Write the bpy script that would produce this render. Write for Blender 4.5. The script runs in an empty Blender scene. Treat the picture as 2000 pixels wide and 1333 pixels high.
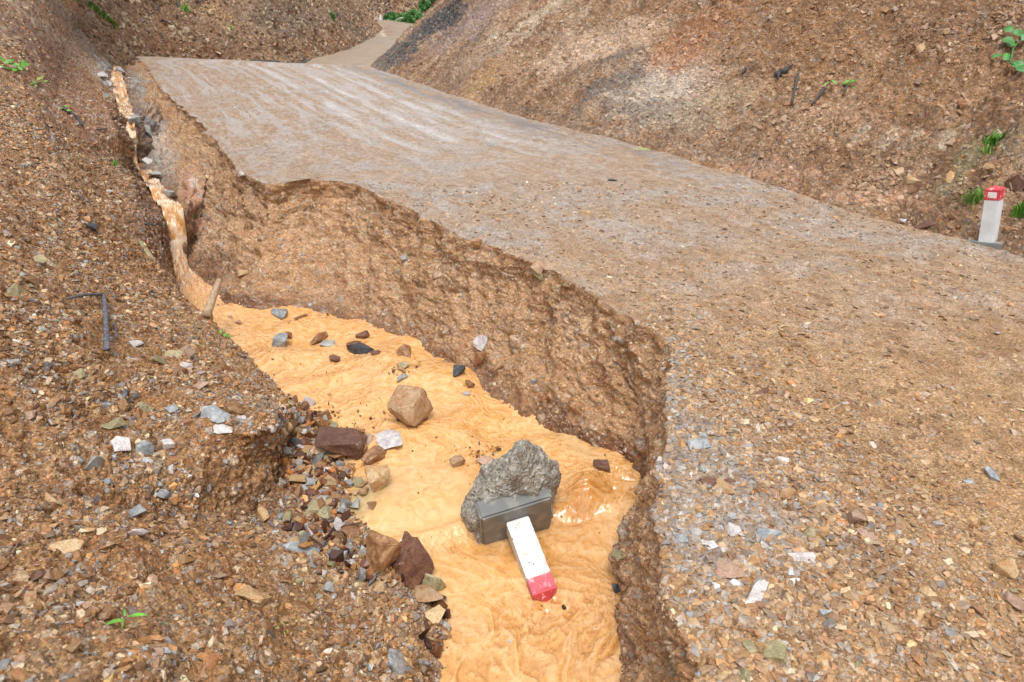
import bpy, bmesh, math, random
import numpy as np
from mathutils import Vector, Matrix, Quaternion

random.seed(7); rng = np.random.default_rng(7)
SC = bpy.context.scene
COL = SC.collection

# ------------------------------------------------------------------ camera, sky, sun, exposure
PITCH = math.radians(22.0); FPX = 1333.0
CP, SP = math.cos(PITCH), math.sin(PITCH)
cam_d = bpy.data.cameras.new('camera'); cam = bpy.data.objects.new('camera', cam_d); COL.objects.link(cam)
cam_d.sensor_width = 36.0; cam_d.lens = 36.0 * FPX / 2000.0
cam_d.clip_start = 0.05; cam_d.clip_end = 800.0
cam.location = (0, 0, 0); cam.rotation_euler = (math.radians(90) - PITCH, 0, 0)
cam_d.dof.use_dof = True; cam_d.dof.focus_distance = 5.2; cam_d.dof.aperture_fstop = 3.5
SC.camera = cam

SUN_EL, SUN_AZ = 64.0, 178.0          # degrees; azimuth clockwise from +Y
world = bpy.data.worlds.new('World'); SC.world = world; world.use_nodes = True
wn = world.node_tree.nodes; wl = world.node_tree.links
bg = wn['Background']; sky = wn.new('ShaderNodeTexSky'); sky.sky_type = 'NISHITA'; sky.sun_disc = False
sky.sun_elevation = math.radians(SUN_EL); sky.sun_rotation = math.radians(SUN_AZ)
sky.air_density = 1.6; sky.dust_density = 3.5; sky.ozone_density = 1.0
hs = wn.new('ShaderNodeHueSaturation'); hs.inputs['Saturation'].default_value = 0.16
wl.new(sky.outputs[0], hs.inputs['Color']); wl.new(hs.outputs[0], bg.inputs['Color'])
bg.inputs['Strength'].default_value = 0.15
sun_d = bpy.data.lights.new('sun', 'SUN'); sun_d.energy = 1.25; sun_d.angle = math.radians(20)
sun_d.color = (1.0, 0.97, 0.93)
sun = bpy.data.objects.new('sun', sun_d); COL.objects.link(sun)
sun.rotation_euler = (math.radians(90 - SUN_EL), 0, math.radians(180 - SUN_AZ))
SC.view_settings.view_transform = 'Standard'; SC.view_settings.look = 'None'
SC.view_settings.gamma = 1.0; SC.view_settings.exposure = 0.5
SC.view_settings.use_curve_mapping = False
SC.cycles.max_bounces = 5; SC.cycles.diffuse_bounces = 3; SC.cycles.glossy_bounces = 2
SC.cycles.use_denoising = True
SC.cycles.sample_clamp_indirect = 4.0

# ------------------------------------------------------------------ rays through the photograph
def ray(px, py):
    u = (px - 1000.0) / FPX; v = (666.5 - py) / FPX
    return np.array([u, CP + v * SP, -SP + v * CP])
def T(px, py, t): return ray(px, py) * t
def Z(px, py, z):
    d = ray(px, py); return d * (z / d[2])
ROAD0, ROADG = -2.36, 0.1016
def R(px, py, dz=0.0):
    d = ray(px, py); return d * ((ROAD0 + dz) / (d[2] - ROADG * d[1]))
WAT0, WATG = -3.05, 0.03
def A(px, py, dz=0.0):
    d = ray(px, py); return d * ((WAT0 + dz) / (d[2] - WATG * d[1]))
def P3(x, y, z): return np.array([x, y, z], float)
def road_z(x, y): return ROAD0 + ROADG * y
def wat_z(y): return WAT0 + WATG * y
def proj(P):
    d = P[..., 1] * CP - P[..., 2] * SP
    d = np.where(np.abs(d) < 1e-6, 1e-6, d)
    u = P[..., 0] / d; v = (P[..., 1] * SP + P[..., 2] * CP) / d
    return 1000 + u * FPX, 666.5 - v * FPX, d

# ------------------------------------------------------------------ numpy noise
_perm = rng.permutation(4096).astype(np.int64)
_grad = rng.normal(size=(4096, 3)); _grad /= np.linalg.norm(_grad, axis=1)[:, None]
_rnd = rng.random((4096, 4))
def _h(i, j, k): return _perm[(_perm[(_perm[i & 4095] + j) & 4095] + k) & 4095]
def perlin(P):
    P = np.asarray(P); I = np.floor(P).astype(np.int64); F = P - I
    W = F * F * F * (F * (F * 6 - 15) + 10); out = 0
    for dx in (0, 1):
        wx = W[..., 0] if dx else 1 - W[..., 0]
        for dy in (0, 1):
            wy = W[..., 1] if dy else 1 - W[..., 1]
            for dz in (0, 1):
                wz = W[..., 2] if dz else 1 - W[..., 2]
                g = _grad[_h(I[..., 0] + dx, I[..., 1] + dy, I[..., 2] + dz)]
                out = out + wx * wy * wz * (g[..., 0] * (F[..., 0] - dx) + g[..., 1] * (F[..., 1] - dy) + g[..., 2] * (F[..., 2] - dz))
    return out * 1.6
def fbm(P, sc, oc=4, gain=0.5, off=0.0):
    out = 0; a = 1.0; s = sc
    for o in range(oc):
        out = out + a * perlin(P * s + off + 17.3 * o); a *= gain; s *= 2.03
    return out
def worley(P, sc, off=0.0):
    """embedded stones: 0..1 dome height and a random id per nearest stone"""
    P = np.asarray(P) * sc + off; I = np.floor(P).astype(np.int64); F = P - I
    best = np.full(P.shape[:-1], 9.0); rid = np.zeros(P.shape[:-1])
    for dx in (-1, 0, 1):
        for dy in (-1, 0, 1):
            for dz in (-1, 0, 1):
                h = _h(I[..., 0] + dx, I[..., 1] + dy, I[..., 2] + dz); q = _rnd[h]
                vx = np.abs(dx + q[..., 0] - F[..., 0]); vy = np.abs(dy + q[..., 1] - F[..., 1]); vz = np.abs(dz + q[..., 2] - F[..., 2])
                d = np.maximum(np.maximum(vx, vy), vz) * 0.55 + 0.45 * np.sqrt(vx * vx + vy * vy + vz * vz)
                d = d / (0.35 + 0.75 * q[..., 3]); m = d < best
                best = np.where(m, d, best); rid = np.where(m, q[..., 3] * 7.13 % 1.0, rid)
    return np.clip(1.0 - best * 1.35, 0, 1), rid
def sstep(a, b, x):
    t = np.clip((x - a) / (b - a), 0, 1); return t * t * (3 - 2 * t)

# ------------------------------------------------------------------ helpers for objects
def tag(o, label=None, cat=None, group=None, kind=None):
    if label: o['label'] = label
    if cat: o['category'] = cat
    if group: o['group'] = group
    if cat and not kind: kind = 'thing'
    if kind: o['kind'] = kind
    return o
def link(name, me, mat=None, parent=None):
    o = bpy.data.objects.new(name, me); COL.objects.link(o)
    if mat and me and not me.materials: me.materials.append(mat)
    if parent: o.parent = parent
    return o
def empty(name, loc=(0, 0, 0)):
    o = bpy.data.objects.new(name, None); o.location = loc; o.empty_display_size = 0.1; COL.objects.link(o); return o
def mesh_from(name, V, Fc, smooth=True):
    me = bpy.data.meshes.new(name); me.from_pydata([tuple(v) for v in V], [], [tuple(f) for f in Fc])
    if smooth: me.polygons.foreach_set('use_smooth', [True] * len(me.polygons))
    me.update(); return me
def grid_mesh(name, G, colors=None, smooth=True, flip=False):
    n, m, _ = G.shape; me = bpy.data.meshes.new(name)
    me.vertices.add(n * m); me.vertices.foreach_set('co', G.reshape(-1).astype(np.float32))
    a = (np.arange(n - 1)[:, None] * m + np.arange(m - 1)[None, :]).reshape(-1)
    q = np.stack([a, a + 1, a + m + 1, a + m], 1)
    if flip: q = q[:, ::-1]
    nf = len(q); me.loops.add(nf * 4); me.loops.foreach_set('vertex_index', q.reshape(-1).astype(np.int32))
    me.polygons.add(nf); me.polygons.foreach_set('loop_start', (np.arange(nf) * 4).astype(np.int32))
    try: me.polygons.foreach_set('loop_total', np.full(nf, 4, np.int32))
    except Exception: pass
    me.polygons.foreach_set('use_smooth', np.full(nf, smooth))
    me.update(calc_edges=True)
    if colors is not None:
        at = me.color_attributes.new('tint', 'FLOAT_COLOR', 'POINT')
        c = np.concatenate([colors.reshape(-1, 3), np.ones((n * m, 1))], 1)
        at.data.foreach_set('color', c.reshape(-1).astype(np.float32))
    return me

# ------------------------------------------------------------------ materials
def new_mat(name):
    m = bpy.data.materials.new(name); m.use_nodes = True; nt = m.node_tree
    return m, nt, nt.nodes, nt.links, nt.nodes['Principled BSDF']
def mathn(N, L, op, a, b=None, c=None):
    n = N.new('ShaderNodeMath'); n.operation = op
    for i, v in enumerate((a, b, c)):
        if v is None: continue
        if isinstance(v, (int, float)): n.inputs[i].default_value = v
        else: L.new(v, n.inputs[i])
    return n.outputs[0]
def mixc(N, L, typ, f, a, b):
    n = N.new('ShaderNodeMix'); n.data_type = 'RGBA'; n.blend_type = typ
    for k, v in ((0, f), (6, a), (7, b)):
        if isinstance(v, (int, float)): n.inputs[k].default_value = v
        elif isinstance(v, tuple): n.inputs[k].default_value = (*v, 1)
        else: L.new(v, n.inputs[k])
    return n.outputs[2]
def ramp(N, L, src, stops, interp='LINEAR'):
    r = N.new('ShaderNodeValToRGB'); r.color_ramp.interpolation = interp
    e = r.color_ramp.elements
    while len(e) < len(stops): e.new(0.5)
    for i, (p, c) in enumerate(stops):
        e[i].position = p; e[i].color = (*c, 1) if isinstance(c, tuple) else (c, c, c, 1)
    L.new(src, r.inputs[0]); return r.outputs[0]
def earth_mat(name, grit=95.0, rough=(0.5, 0.85), bump=1.0, contrast=1.0, grit_d=0.006, stones=0.6):
    m, nt, N, L, B = new_mat(name)
    geo = N.new('ShaderNodeNewGeometry'); pos = geo.outputs['Position']
    at = N.new('ShaderNodeAttribute'); at.attribute_name = 'tint'
    nz0 = N.new('ShaderNodeTexNoise'); nz0.inputs['Scale'].default_value = 9; nz0.inputs['Detail'].default_value = 9; nz0.inputs['Roughness'].default_value = 0.72
    L.new(pos, nz0.inputs['Vector'])
    v1 = N.new('ShaderNodeTexVoronoi'); v1.inputs['Scale'].default_value = grit; L.new(pos, v1.inputs['Vector'])
    v2 = N.new('ShaderNodeTexVoronoi'); v2.inputs['Scale'].default_value = grit * 0.37; L.new(pos, v2.inputs['Vector'])
    s1 = N.new('ShaderNodeSeparateColor'); L.new(v1.outputs['Color'], s1.inputs[0])
    s2 = N.new('ShaderNodeSeparateColor'); L.new(v2.outputs['Color'], s2.inputs[0])
    c = contrast
    f1 = ramp(N, L, s1.outputs[0], [(0.0, (1 - .5 * c, 1 - .52 * c, 1 - .54 * c)), (0.4, (1 - .12 * c,) * 3), (0.75, (1 + .18 * c, 1 + .16 * c, 1 + .14 * c)), (0.93, (1 + .4 * c, 1 + .5 * c, 1 + .7 * c)), (1.0, (1 + .7 * c, 1 + .95 * c, 1 + 1.4 * c))])
    f2 = ramp(N, L, s2.outputs[1], [(0.0, (1 - .4 * c, 1 - .38 * c, 1 - .3 * c)), (0.5, 1.0), (0.8, (1 + .3 * c, 1 + .14 * c, 1 - .1 * c)), (1.0, (1 + .25 * c, 1 + .45 * c, 1 + .85 * c))], 'CONSTANT')
    near = ramp(N, L, v2.outputs['Distance'], [(0.0, 1.0), (0.42, 1.0), (0.5, 0.0)])
    f2 = mixc(N, L, 'MIX', mathn(N, L, 'MULTIPLY', near, stones), (1, 1, 1), f2)
    f3 = ramp(N, L, nz0.outputs[0], [(0.25, 1 - .42 * c), (0.5, 1.0), (0.75, 1 + .38 * c)])
    col = mixc(N, L, 'MULTIPLY', 1.0, at.outputs['Color'], f1)
    col = mixc(N, L, 'MULTIPLY', 1.0, col, f2)
    col = mixc(N, L, 'MULTIPLY', 1.0, col, f3)
    L.new(col, B.inputs['Base Color'])
    r = ramp(N, L, nz0.outputs[0], [(0.3, rough[0]), (0.7, rough[1])])
    L.new(r, B.inputs['Roughness']); B.inputs['Specular IOR Level'].default_value = 0.45
    h = mathn(N, L, 'MULTIPLY', v1.outputs['Distance'], -0.5)
    h = mathn(N, L, 'ADD', h, mathn(N, L, 'MULTIPLY', v2.outputs['Distance'], -0.9 * stones))
    h = mathn(N, L, 'ADD', h, mathn(N, L, 'MULTIPLY', s1.outputs[1], 0.35))
    h = mathn(N, L, 'ADD', h, mathn(N, L, 'MULTIPLY', nz0.outputs[0], 2.2))
    b = N.new('ShaderNodeBump'); b.inputs['Strength'].default_value = bump; b.inputs['Distance'].default_value = grit_d * 1.6
    L.new(h, b.inputs['Height']); L.new(b.outputs[0], B.inputs['Normal'])
    return m
M_BANK = earth_mat('gravelly_earth', 85, (0.38, 0.7), 1.0, 1.0)
M_WALL = earth_mat('raw_earth_wall', 75, (0.55, 0.85), 1.0, 0.7, 0.008, 0.5)
M_ROAD = earth_mat('wet_gravel_road', 120, (0.30, 0.60), 0.9, .95, 0.004, 0.35)
M_SLOPE = earth_mat('cut_slope_earth', 34, (0.6, 0.9), 1.0, 0.75, 0.02, 0.8)
M_FAR = earth_mat('far_slope_earth', 16, (0.7, 0.95), 1.0, 0.7, 0.05, 0.7)

def rock_mat(name, base, vein, rough=0.42, vs=14, band=0.35):
    m, nt, N, L, B = new_mat(name)
    tc = N.new('ShaderNodeTexCoord'); oi = N.new('ShaderNodeObjectInfo')
    ad = N.new('ShaderNodeVectorMath'); ad.operation = 'ADD'
    sc = N.new('ShaderNodeVectorMath'); sc.operation = 'SCALE'; L.new(oi.outputs['Random'], sc.inputs['Scale']); sc.inputs[0].default_value = (13, 7, 29)
    L.new(tc.outputs['Object'], ad.inputs[0]); L.new(sc.outputs[0], ad.inputs[1])
    n1 = N.new('ShaderNodeTexNoise'); n1.inputs['Scale'].default_value = vs; n1.inputs['Detail'].default_value = 8; n1.inputs['Distortion'].default_value = 1.2
    n2 = N.new('ShaderNodeTexNoise'); n2.inputs['Scale'].default_value = vs * 9; n2.inputs['Detail'].default_value = 6
    L.new(ad.outputs[0], n1.inputs['Vector']); L.new(ad.outputs[0], n2.inputs['Vector'])
    col = mixc(N, L, 'MIX', ramp(N, L, n1.outputs[0], [(0.5 - band * .3, 0.0), (0.5 + band * .5, 1.0)]), tuple(base), tuple(vein))
    col = mixc(N, L, 'MULTIPLY', 1.0, col, ramp(N, L, n2.outputs[0], [(0.3, 0.7), (0.7, 1.3)]))
    col = mixc(N, L, 'MULTIPLY', 1.0, col, ramp(N, L, oi.outputs['Random'], [(0, 0.85), (1, 1.18)]))
    L.new(col, B.inputs['Base Color'])
    L.new(ramp(N, L, n2.outputs[0], [(0.3, rough - .12), (0.7, rough + .22)]), B.inputs['Roughness'])
    b = N.new('ShaderNodeBump'); b.inputs['Strength'].default_value = 0.7; b.inputs['Distance'].default_value = 0.006
    L.new(mathn(N, L, 'ADD', n1.outputs[0], mathn(N, L, 'MULTIPLY', n2.outputs[0], 0.4)), b.inputs['Height']); L.new(b.outputs[0], B.inputs['Normal'])
    return m
RM = {
 'maroon': rock_mat('maroon_rock', (.105, .045, .03), (.18, .085, .05), 0.3),
 'rust': rock_mat('rusty_rock', (.20, .085, .035), (.36, .21, .10), 0.38),
 'ochre': rock_mat('ochre_rock', (.40, .22, .09), (.48, .36, .21), 0.45),
 'tan': rock_mat('tan_rock', (.40, .27, .16), (.30, .14, .055), 0.45),
 'grey': rock_mat('grey_rock', (.24, .235, .22), (.42, .41, .38), 0.42),
 'blue': rock_mat('blue_grey_rock', (.19, .205, .22), (.40, .41, .41), 0.42),
 'white': rock_mat('quartz_rock', (.60, .555, .53), (.40, .36, .36), 0.4),
 'olive': rock_mat('olive_rock', (.24, .21, .11), (.38, .31, .18), 0.42),
 'pink': rock_mat('pinkish_rock', (.32, .19, .13), (.42, .30, .22), 0.5),
 'black': rock_mat('black_rock', (.03, .03, .035), (.07, .07, .08), 0.3),
}
# loose gravel takes its colour from a per-stone attribute
def gravel_mat(name):
    m, nt, N, L, B = new_mat(name)
    at = N.new('ShaderNodeAttribute'); at.attribute_type = 'INSTANCER'; at.attribute_name = 'gcol'
    geo = N.new('ShaderNodeNewGeometry')
    n2 = N.new('ShaderNodeTexNoise'); n2.inputs['Scale'].default_value = 90; n2.inputs['Detail'].default_value = 4; L.new(geo.outputs['Position'], n2.inputs['Vector'])
    col = mixc(N, L, 'MULTIPLY', 1.0, at.outputs['Color'], ramp(N, L, n2.outputs[0], [(0.3, 0.72), (0.7, 1.28)]))
    L.new(col, B.inputs['Base Color']); B.inputs['Roughness'].default_value = 0.42
    return m
M_GRAVEL = gravel_mat('gravel_stone')

def water_mat():
    m, nt, N, L, B = new_mat('muddy_water')
    geo = N.new('ShaderNodeNewGeometry'); pos = geo.outputs['Position']
    at = N.new('ShaderNodeAttribute'); at.attribute_name = 'tint'
    n1 = N.new('ShaderNodeTexNoise'); n1.inputs['Scale'].default_value = 7; n1.inputs['Detail'].default_value = 7; n1.inputs['Distortion'].default_value = 2.2
    n2 = N.new('ShaderNodeTexNoise'); n2.inputs['Scale'].default_value = 30; n2.inputs['Detail'].default_value = 5; n2.inputs['Distortion'].default_value = 1.6
    L.new(pos, n1.inputs['Vector']); L.new(pos, n2.inputs['Vector'])
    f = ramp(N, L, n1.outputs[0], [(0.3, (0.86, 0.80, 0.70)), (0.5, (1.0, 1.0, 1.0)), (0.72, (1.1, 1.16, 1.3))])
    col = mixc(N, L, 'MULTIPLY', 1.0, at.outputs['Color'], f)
    tb0 = N.new('ShaderNodeAttribute'); tb0.attribute_name = 'turb'
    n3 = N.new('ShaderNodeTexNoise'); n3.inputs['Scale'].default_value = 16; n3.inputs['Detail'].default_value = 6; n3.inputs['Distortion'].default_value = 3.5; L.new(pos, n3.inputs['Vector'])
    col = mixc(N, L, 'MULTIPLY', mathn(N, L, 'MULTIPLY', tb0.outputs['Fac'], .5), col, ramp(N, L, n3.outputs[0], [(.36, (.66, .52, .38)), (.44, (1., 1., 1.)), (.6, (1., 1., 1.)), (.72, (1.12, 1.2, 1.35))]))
    L.new(col, B.inputs['Base Color'])
    B.inputs['Roughness'].default_value = 0.14; B.inputs['IOR'].default_value = 1.45; B.inputs['Coat Weight'].default_value = 0.6; B.inputs['Coat Roughness'].default_value = 0.04
    b = N.new('ShaderNodeBump'); b.inputs['Distance'].default_value = 0.006
    tb = N.new('ShaderNodeAttribute'); tb.attribute_name = 'turb'; L.new(mathn(N, L, 'MULTIPLY', tb.outputs['Fac'], .42), b.inputs['Strength'])
    L.new(mathn(N, L, 'ADD', n2.outputs[0], mathn(N, L, 'MULTIPLY', n1.outputs[0], 1.4)), b.inputs['Height']); L.new(b.outputs[0], B.inputs['Normal'])
    return m
M_WATER = water_mat()

# ------------------------------------------------------------------ the lofted terrain
# per station: L0 far left, L1 mid bank, L2 scarp top, L3 scarp foot, L4 water edge, B5 water edge right, C6 lip, E8 road edge
ST = []
def st(L0, L1, L2, L3, L4, B5, C6, E8): ST.append([L0, L1, L2, L3, L4, B5, C6, E8])
rz = lambda x, y: P3(x, y, road_z(x, y))
st(P3(-5, -3, -1.0), P3(-1.5, -3, -1.7), P3(.5, -3, -2.3), P3(.75, -3, -2.9), P3(.9, -3, -3.25), P3(1.9, -3, -3.25), rz(2.4, -3), rz(8.0, -3))
st(P3(-4.5, -1, -1.1), P3(-1.3, -1, -1.7), P3(.0, -.6, -2.3), P3(.25, -.5, -2.85), P3(.4, -.5, -3.2), P3(1.35, -.5, -3.2), rz(1.7, -.6), rz(7.2, -1))
st(Z(-450, 1400, -1.45), Z(300, 1340, -1.95), Z(690, 1333, -2.66), Z(815, 1333, -2.9), A(872, 1333, -.09), A(1215, 1333, -.09), R(1345, 1333), rz(6.4, 1.5))
st(Z(-450, 1180, -1.6), Z(250, 1190, -2.1), Z(640, 1190, -2.72), Z(780, 1200, -2.88), A(866, 1205, -.09), A(1222, 1190, -.09), R(1322, 1200), rz(6.2, 2.3))
st(Z(-400, 1050, -1.75), Z(230, 1085, -2.2), Z(560, 1085, -2.75), Z(720, 1110, -2.88), A(790, 1120, -.06), A(1216, 1080, -.08), R(1292, 1060), rz(6.0, 3.0))
st(Z(-400, 900, -1.65), Z(200, 985, -2.25), Z(400, 1020, -2.72), Z(480, 1043, -2.90), A(735, 1058, -.03), A(1232, 1000, -.05), R(1288, 950), rz(5.8, 3.7))
st(T(-350, 750, 3.25), Z(190, 880, -2.15), Z(388, 925, -2.47), Z(500, 990, -2.92), A(682, 1000), A(1243, 940), R(1308, 805), rz(5.6, 4.5))
st(T(-350, 620, 3.5), Z(250, 805, -2.18), Z(430, 858, -2.42), Z(540, 950, -2.92), A(675, 955), A(1192, 906), R(1283, 655), rz(5.15, 5.75))
st(T(-350, 500, 3.9), Z(300, 765, -2.18), Z(530, 838, -2.42), Z(550, 900, -2.90), A(690, 895), A(1112, 862), R(1180, 592), R(1965, 492))
st(T(-350, 420, 4.2), Z(300, 720, -2.12), Z(552, 802, -2.5), Z(565, 850, -2.88), A(650, 840), A(1000, 797), R(1042, 512), R(1830, 458))
st(T(-350, 350, 4.5), Z(290, 680, -2.08), Z(545, 772, -2.62), Z(560, 800, -2.85), A(590, 798), A(900, 737), R(900, 460), R(1690, 424))
st(T(-350, 290, 4.9), Z(260, 620, -1.98), Z(505, 722, -2.66), Z(516, 736, -2.82), A(528, 742), A(780, 668), R(762, 392), R(1500, 360))
st(T(-350, 230, 5.3), Z(230, 570, -1.88), Z(468, 688, -2.64), Z(476, 698, -2.80), A(488, 704), A(690, 633), R(692, 362), R(1370, 320))
st(T(-350, 180, 5.8), Z(200, 530, -1.78), Z(430, 650, -2.60), Z(438, 660, -2.78), A(450, 668), A(600, 610), R(600, 350), R(1220, 278))
st(T(-350, 120, 6.4), Z(180, 500, -1.70), Z(398, 622, -2.56), Z(402, 630, -2.76), A(414, 640), A(480, 602), R(530, 360), R(1110, 250))
st(T(-350, 60, 7.0), Z(165, 470, -1.60), Z(368, 598, -2.52), Z(374, 606, -2.72), A(388, 612), A(424, 578), R(478, 340), R(1020, 228))
st(T(-350, 0, 7.7), Z(155, 435, -1.48), Z(342, 568, -2.45), Z(347, 576, -2.68), A(356, 582), A(380, 545), R(446, 308), R(950, 206))
st(T(-350, -60, 8.5), Z(145, 395, -1.32), Z(324, 505, -2.15), Z(328, 530, -2.60), Z(340, 527, -2.76), Z(366, 514, -2.76), R(422, 278), R(900, 190))
st(T(-350, -120, 9.5), Z(135, 352, -1.15), Z(286, 436, -1.78), Z(300, 446, -2.0), Z(324, 432, -2.14), Z(358, 432, -2.14), R(400, 250), R(860, 177))
st(T(-300, -160, 10.5), Z(125, 312, -1.02), Z(268, 392, -1.66), Z(278, 400, -1.85), Z(302, 396, -1.99), Z(336, 396, -1.99), R(375, 226), R(832, 167))
st(T(-250, -200, 12), Z(118, 282, -.92), Z(258, 356, -1.55), Z(266, 366, -1.72), Z(282, 362, -1.86), Z(312, 362, -1.86), R(352, 206), R(808, 159))
st(T(-200, -220, 13), Z(112, 252, -.78), Z(240, 318, -1.42), Z(244, 326, -1.62), Z(254, 324, -1.72), Z(270, 324, -1.72), R(335, 193), R(788, 152))
st(T(-100, -240, 15), Z(110, 205, -.55), Z(226, 262, -1.0), Z(234, 270, -1.12), Z(242, 262, -1.18), Z(266, 262, -1.18), R(318, 176), R(768, 145))
st(T(0, -250, 17), T(112, 152, 13.5), T(206, 200, 15.3), T(214, 205, 15.4), T(226, 204, 15.6), T(256, 204, 15.8), R(300, 152), R(752, 140))
st(T(80, -260, 20), T(122, 108, 16.5), T(200, 160, 18), T(208, 165, 18.1), T(216, 163, 18.3), T(246, 163, 18.6), R(285, 128), R(738, 135))
st(T(160, -260, 24), T(140, 70, 20), T(206, 138, 20.5), T(213, 142, 20.7), T(220, 141, 21), T(240, 141, 21.5), R(272, 110), R(722, 130))
def off(p, v): return p + np.array(v, float)
last = ST[-1]
D = [(-4, 7, 1.2), (-3.5, 6.5, .6), (-3, 6, .2), (-3, 6, 0), (-3, 6, 0), (-3, 6, 0), (1.2, 4.6, -.55), (.3, 4.0, -.5)]
st(*[off(p, d) for p, d in zip(last, D)])
st(*[off(p, np.array(d) * (2.4, 2.4, 1.8)) for p, d in zip(last, D)])
ST = np.array(ST)                     # K,8,3
K = len(ST)
# parameter per station
mid = ST[:, 5]; u = np.concatenate([[0], np.cumsum(np.maximum(0.12, np.linalg.norm(np.diff((ST[:, 5] + ST[:, 6]) / 2, axis=0), axis=1)))])
def hermite(uu, U, V):
    d = np.diff(V, axis=0) / np.diff(U)[:, None, None]
    m = np.zeros_like(V); m[1:-1] = (d[:-1] * np.diff(U)[1:, None, None] + d[1:] * np.diff(U)[:-1, None, None]) / (U[2:] - U[:-2])[:, None, None]
    m[0] = d[0]; m[-1] = d[-1]
    # limit overshoot
    lim = 3 * np.minimum(np.abs(np.vstack([d[:1], d])), np.abs(np.vstack([d, d[-1:]])))
    m = np.clip(m, -lim, lim)
    i = np.clip(np.searchsorted(U, uu, side='right') - 1, 0, len(U) - 2)
    h = (U[i + 1] - U[i])[:, None, None]; t = ((uu - U[i])[:, None, None]) / h
    t2, t3 = t * t, t * t * t
    return (2 * t3 - 3 * t2 + 1) * V[i] + (t3 - 2 * t2 + t) * h * m[i] + (-2 * t3 + 3 * t2) * V[i + 1] + (t3 - t2) * h * m[i + 1]
RES = 1.0
dense = np.linspace(0, u[-1], 6000); H = hermite(dense, u, ST)
mp = (H[:, 5] + H[:, 6]) / 2; seg = np.linalg.norm(np.diff(mp, axis=0), axis=1)
dist = np.linalg.norm(mp, axis=1)[1:]; beh = mp[1:, 1] < 1.2
step = np.clip(.0033 * dist, .0115, .1); step = np.where(beh, .06, step) / RES
nrow = np.concatenate([[0], np.cumsum(seg / step)]); NR = int(nrow[-1])
uu = np.interp(np.linspace(0, nrow[-1], NR), nrow, dense)
F = hermite(uu, u, ST)                # NR,8,3
S_ARC = np.interp(uu, dense, np.concatenate([[0], np.cumsum(seg)]))
# the crest of the road rolls over
def lerp(a, b, t): return a[:, None] * (1 - t[None, :, None]) + b[:, None] * t[None, :, None]
tt = lambda n, e=False: np.linspace(0, 1, n, endpoint=e)
nar = np.interp(np.linalg.norm(F[:, 5], axis=1), [11, 14], [0, .38])[:, None]
cols, spans = [], {}
def add(name, G):
    s = sum(c.shape[1] for c in cols); cols.append(G); spans[name] = (s, s + G.shape[1])
L0, L1, L2, L3, L4, B5, C6, E8 = [F[:, i] for i in range(8)]
wob_ = (fbm(np.stack([S_ARC, 0 * S_ARC, 0 * S_ARC], -1), 1.1, 3, .6, 12.) * .5 + .5)[:, None]
L4, B5 = L4 + (B5 - L4) * nar * wob_, B5 + (L4 - B5) * nar * (1.2 - wob_) * .6
cross = (B5 - L4).copy(); cross[:, 2] = 0; cross /= np.linalg.norm(cross, axis=1)[:, None] + 1e-9
add('b0', lerp(L0, L1, tt(100) ** 0.9)); add('b1', lerp(L1, L2, tt(150))); add('b2', lerp(L2, L3, tt(60))); add('b3', lerp(L3, L4, tt(60)))
L5 = L4 + cross * .18; L5[:, 2] -= .3
add('b4', lerp(L4, L5, tt(10, True)))
B4 = B5 - cross * .12; B4[:, 2] -= .3
add('w0', lerp(B4, B5, tt(10)))
w = tt(140); hh = 1 - (1 - w) ** 1.8
wall = B5[:, None] * (1 - hh[None, :, None]) + C6[:, None] * hh[None, :, None]
wall[:, :, 2] = B5[:, None, 2] * (1 - w) + C6[:, None, 2] * w
add('w1', wall)
r = tt(250) ** 1.25
road = lerp(C6, E8, r); add('road', road)
edge = np.gradient(E8, axis=0); edge[:, 2] = 0
k = 41; ker = np.ones(k) / k
edge = np.stack([np.convolve(np.pad(edge[:, i], k // 2, mode='edge'), ker, mode='valid') for i in range(3)], 1)
edge /= np.linalg.norm(edge, axis=1)[:, None] + 1e-9
perp = np.stack([edge[:, 1], -edge[:, 0], 0 * edge[:, 0]], 1)
pm = np.array([.86, .5, 0]); perp = perp * .35 + pm * .65; perp /= np.linalg.norm(perp, axis=1)[:, None]
S9 = E8 + perp * 3.0; S9[:, 2] += 2.55
S10 = E8 + perp * 9.5; S10[:, 2] += 7.6
add('s0', lerp(E8, S9, tt(120) ** 1.1)); add('s1', lerp(S9, S10, tt(110, True)))
G = np.concatenate(cols, 1); NC = G.shape[1]
PXo, PYo, DEP = proj(G)
def normals(G):
    a = np.gradient(G, axis=0); b = np.gradient(G, axis=1)
    n = np.cross(b, a); n /= np.linalg.norm(n, axis=2)[..., None] + 1e-12; return n
Nn = normals(G)
# smooth normals a little across creases
for _ in range(6):
    Nn[:, 1:-1] = (Nn[:, :-2] + Nn[:, 1:-1] * 2 + Nn[:, 2:]) / 4
Nn /= np.linalg.norm(Nn, axis=2)[..., None] + 1e-12
if Nn[NR // 2, spans['road'][0] + 50, 2] < 0: Nn = -Nn
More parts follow.
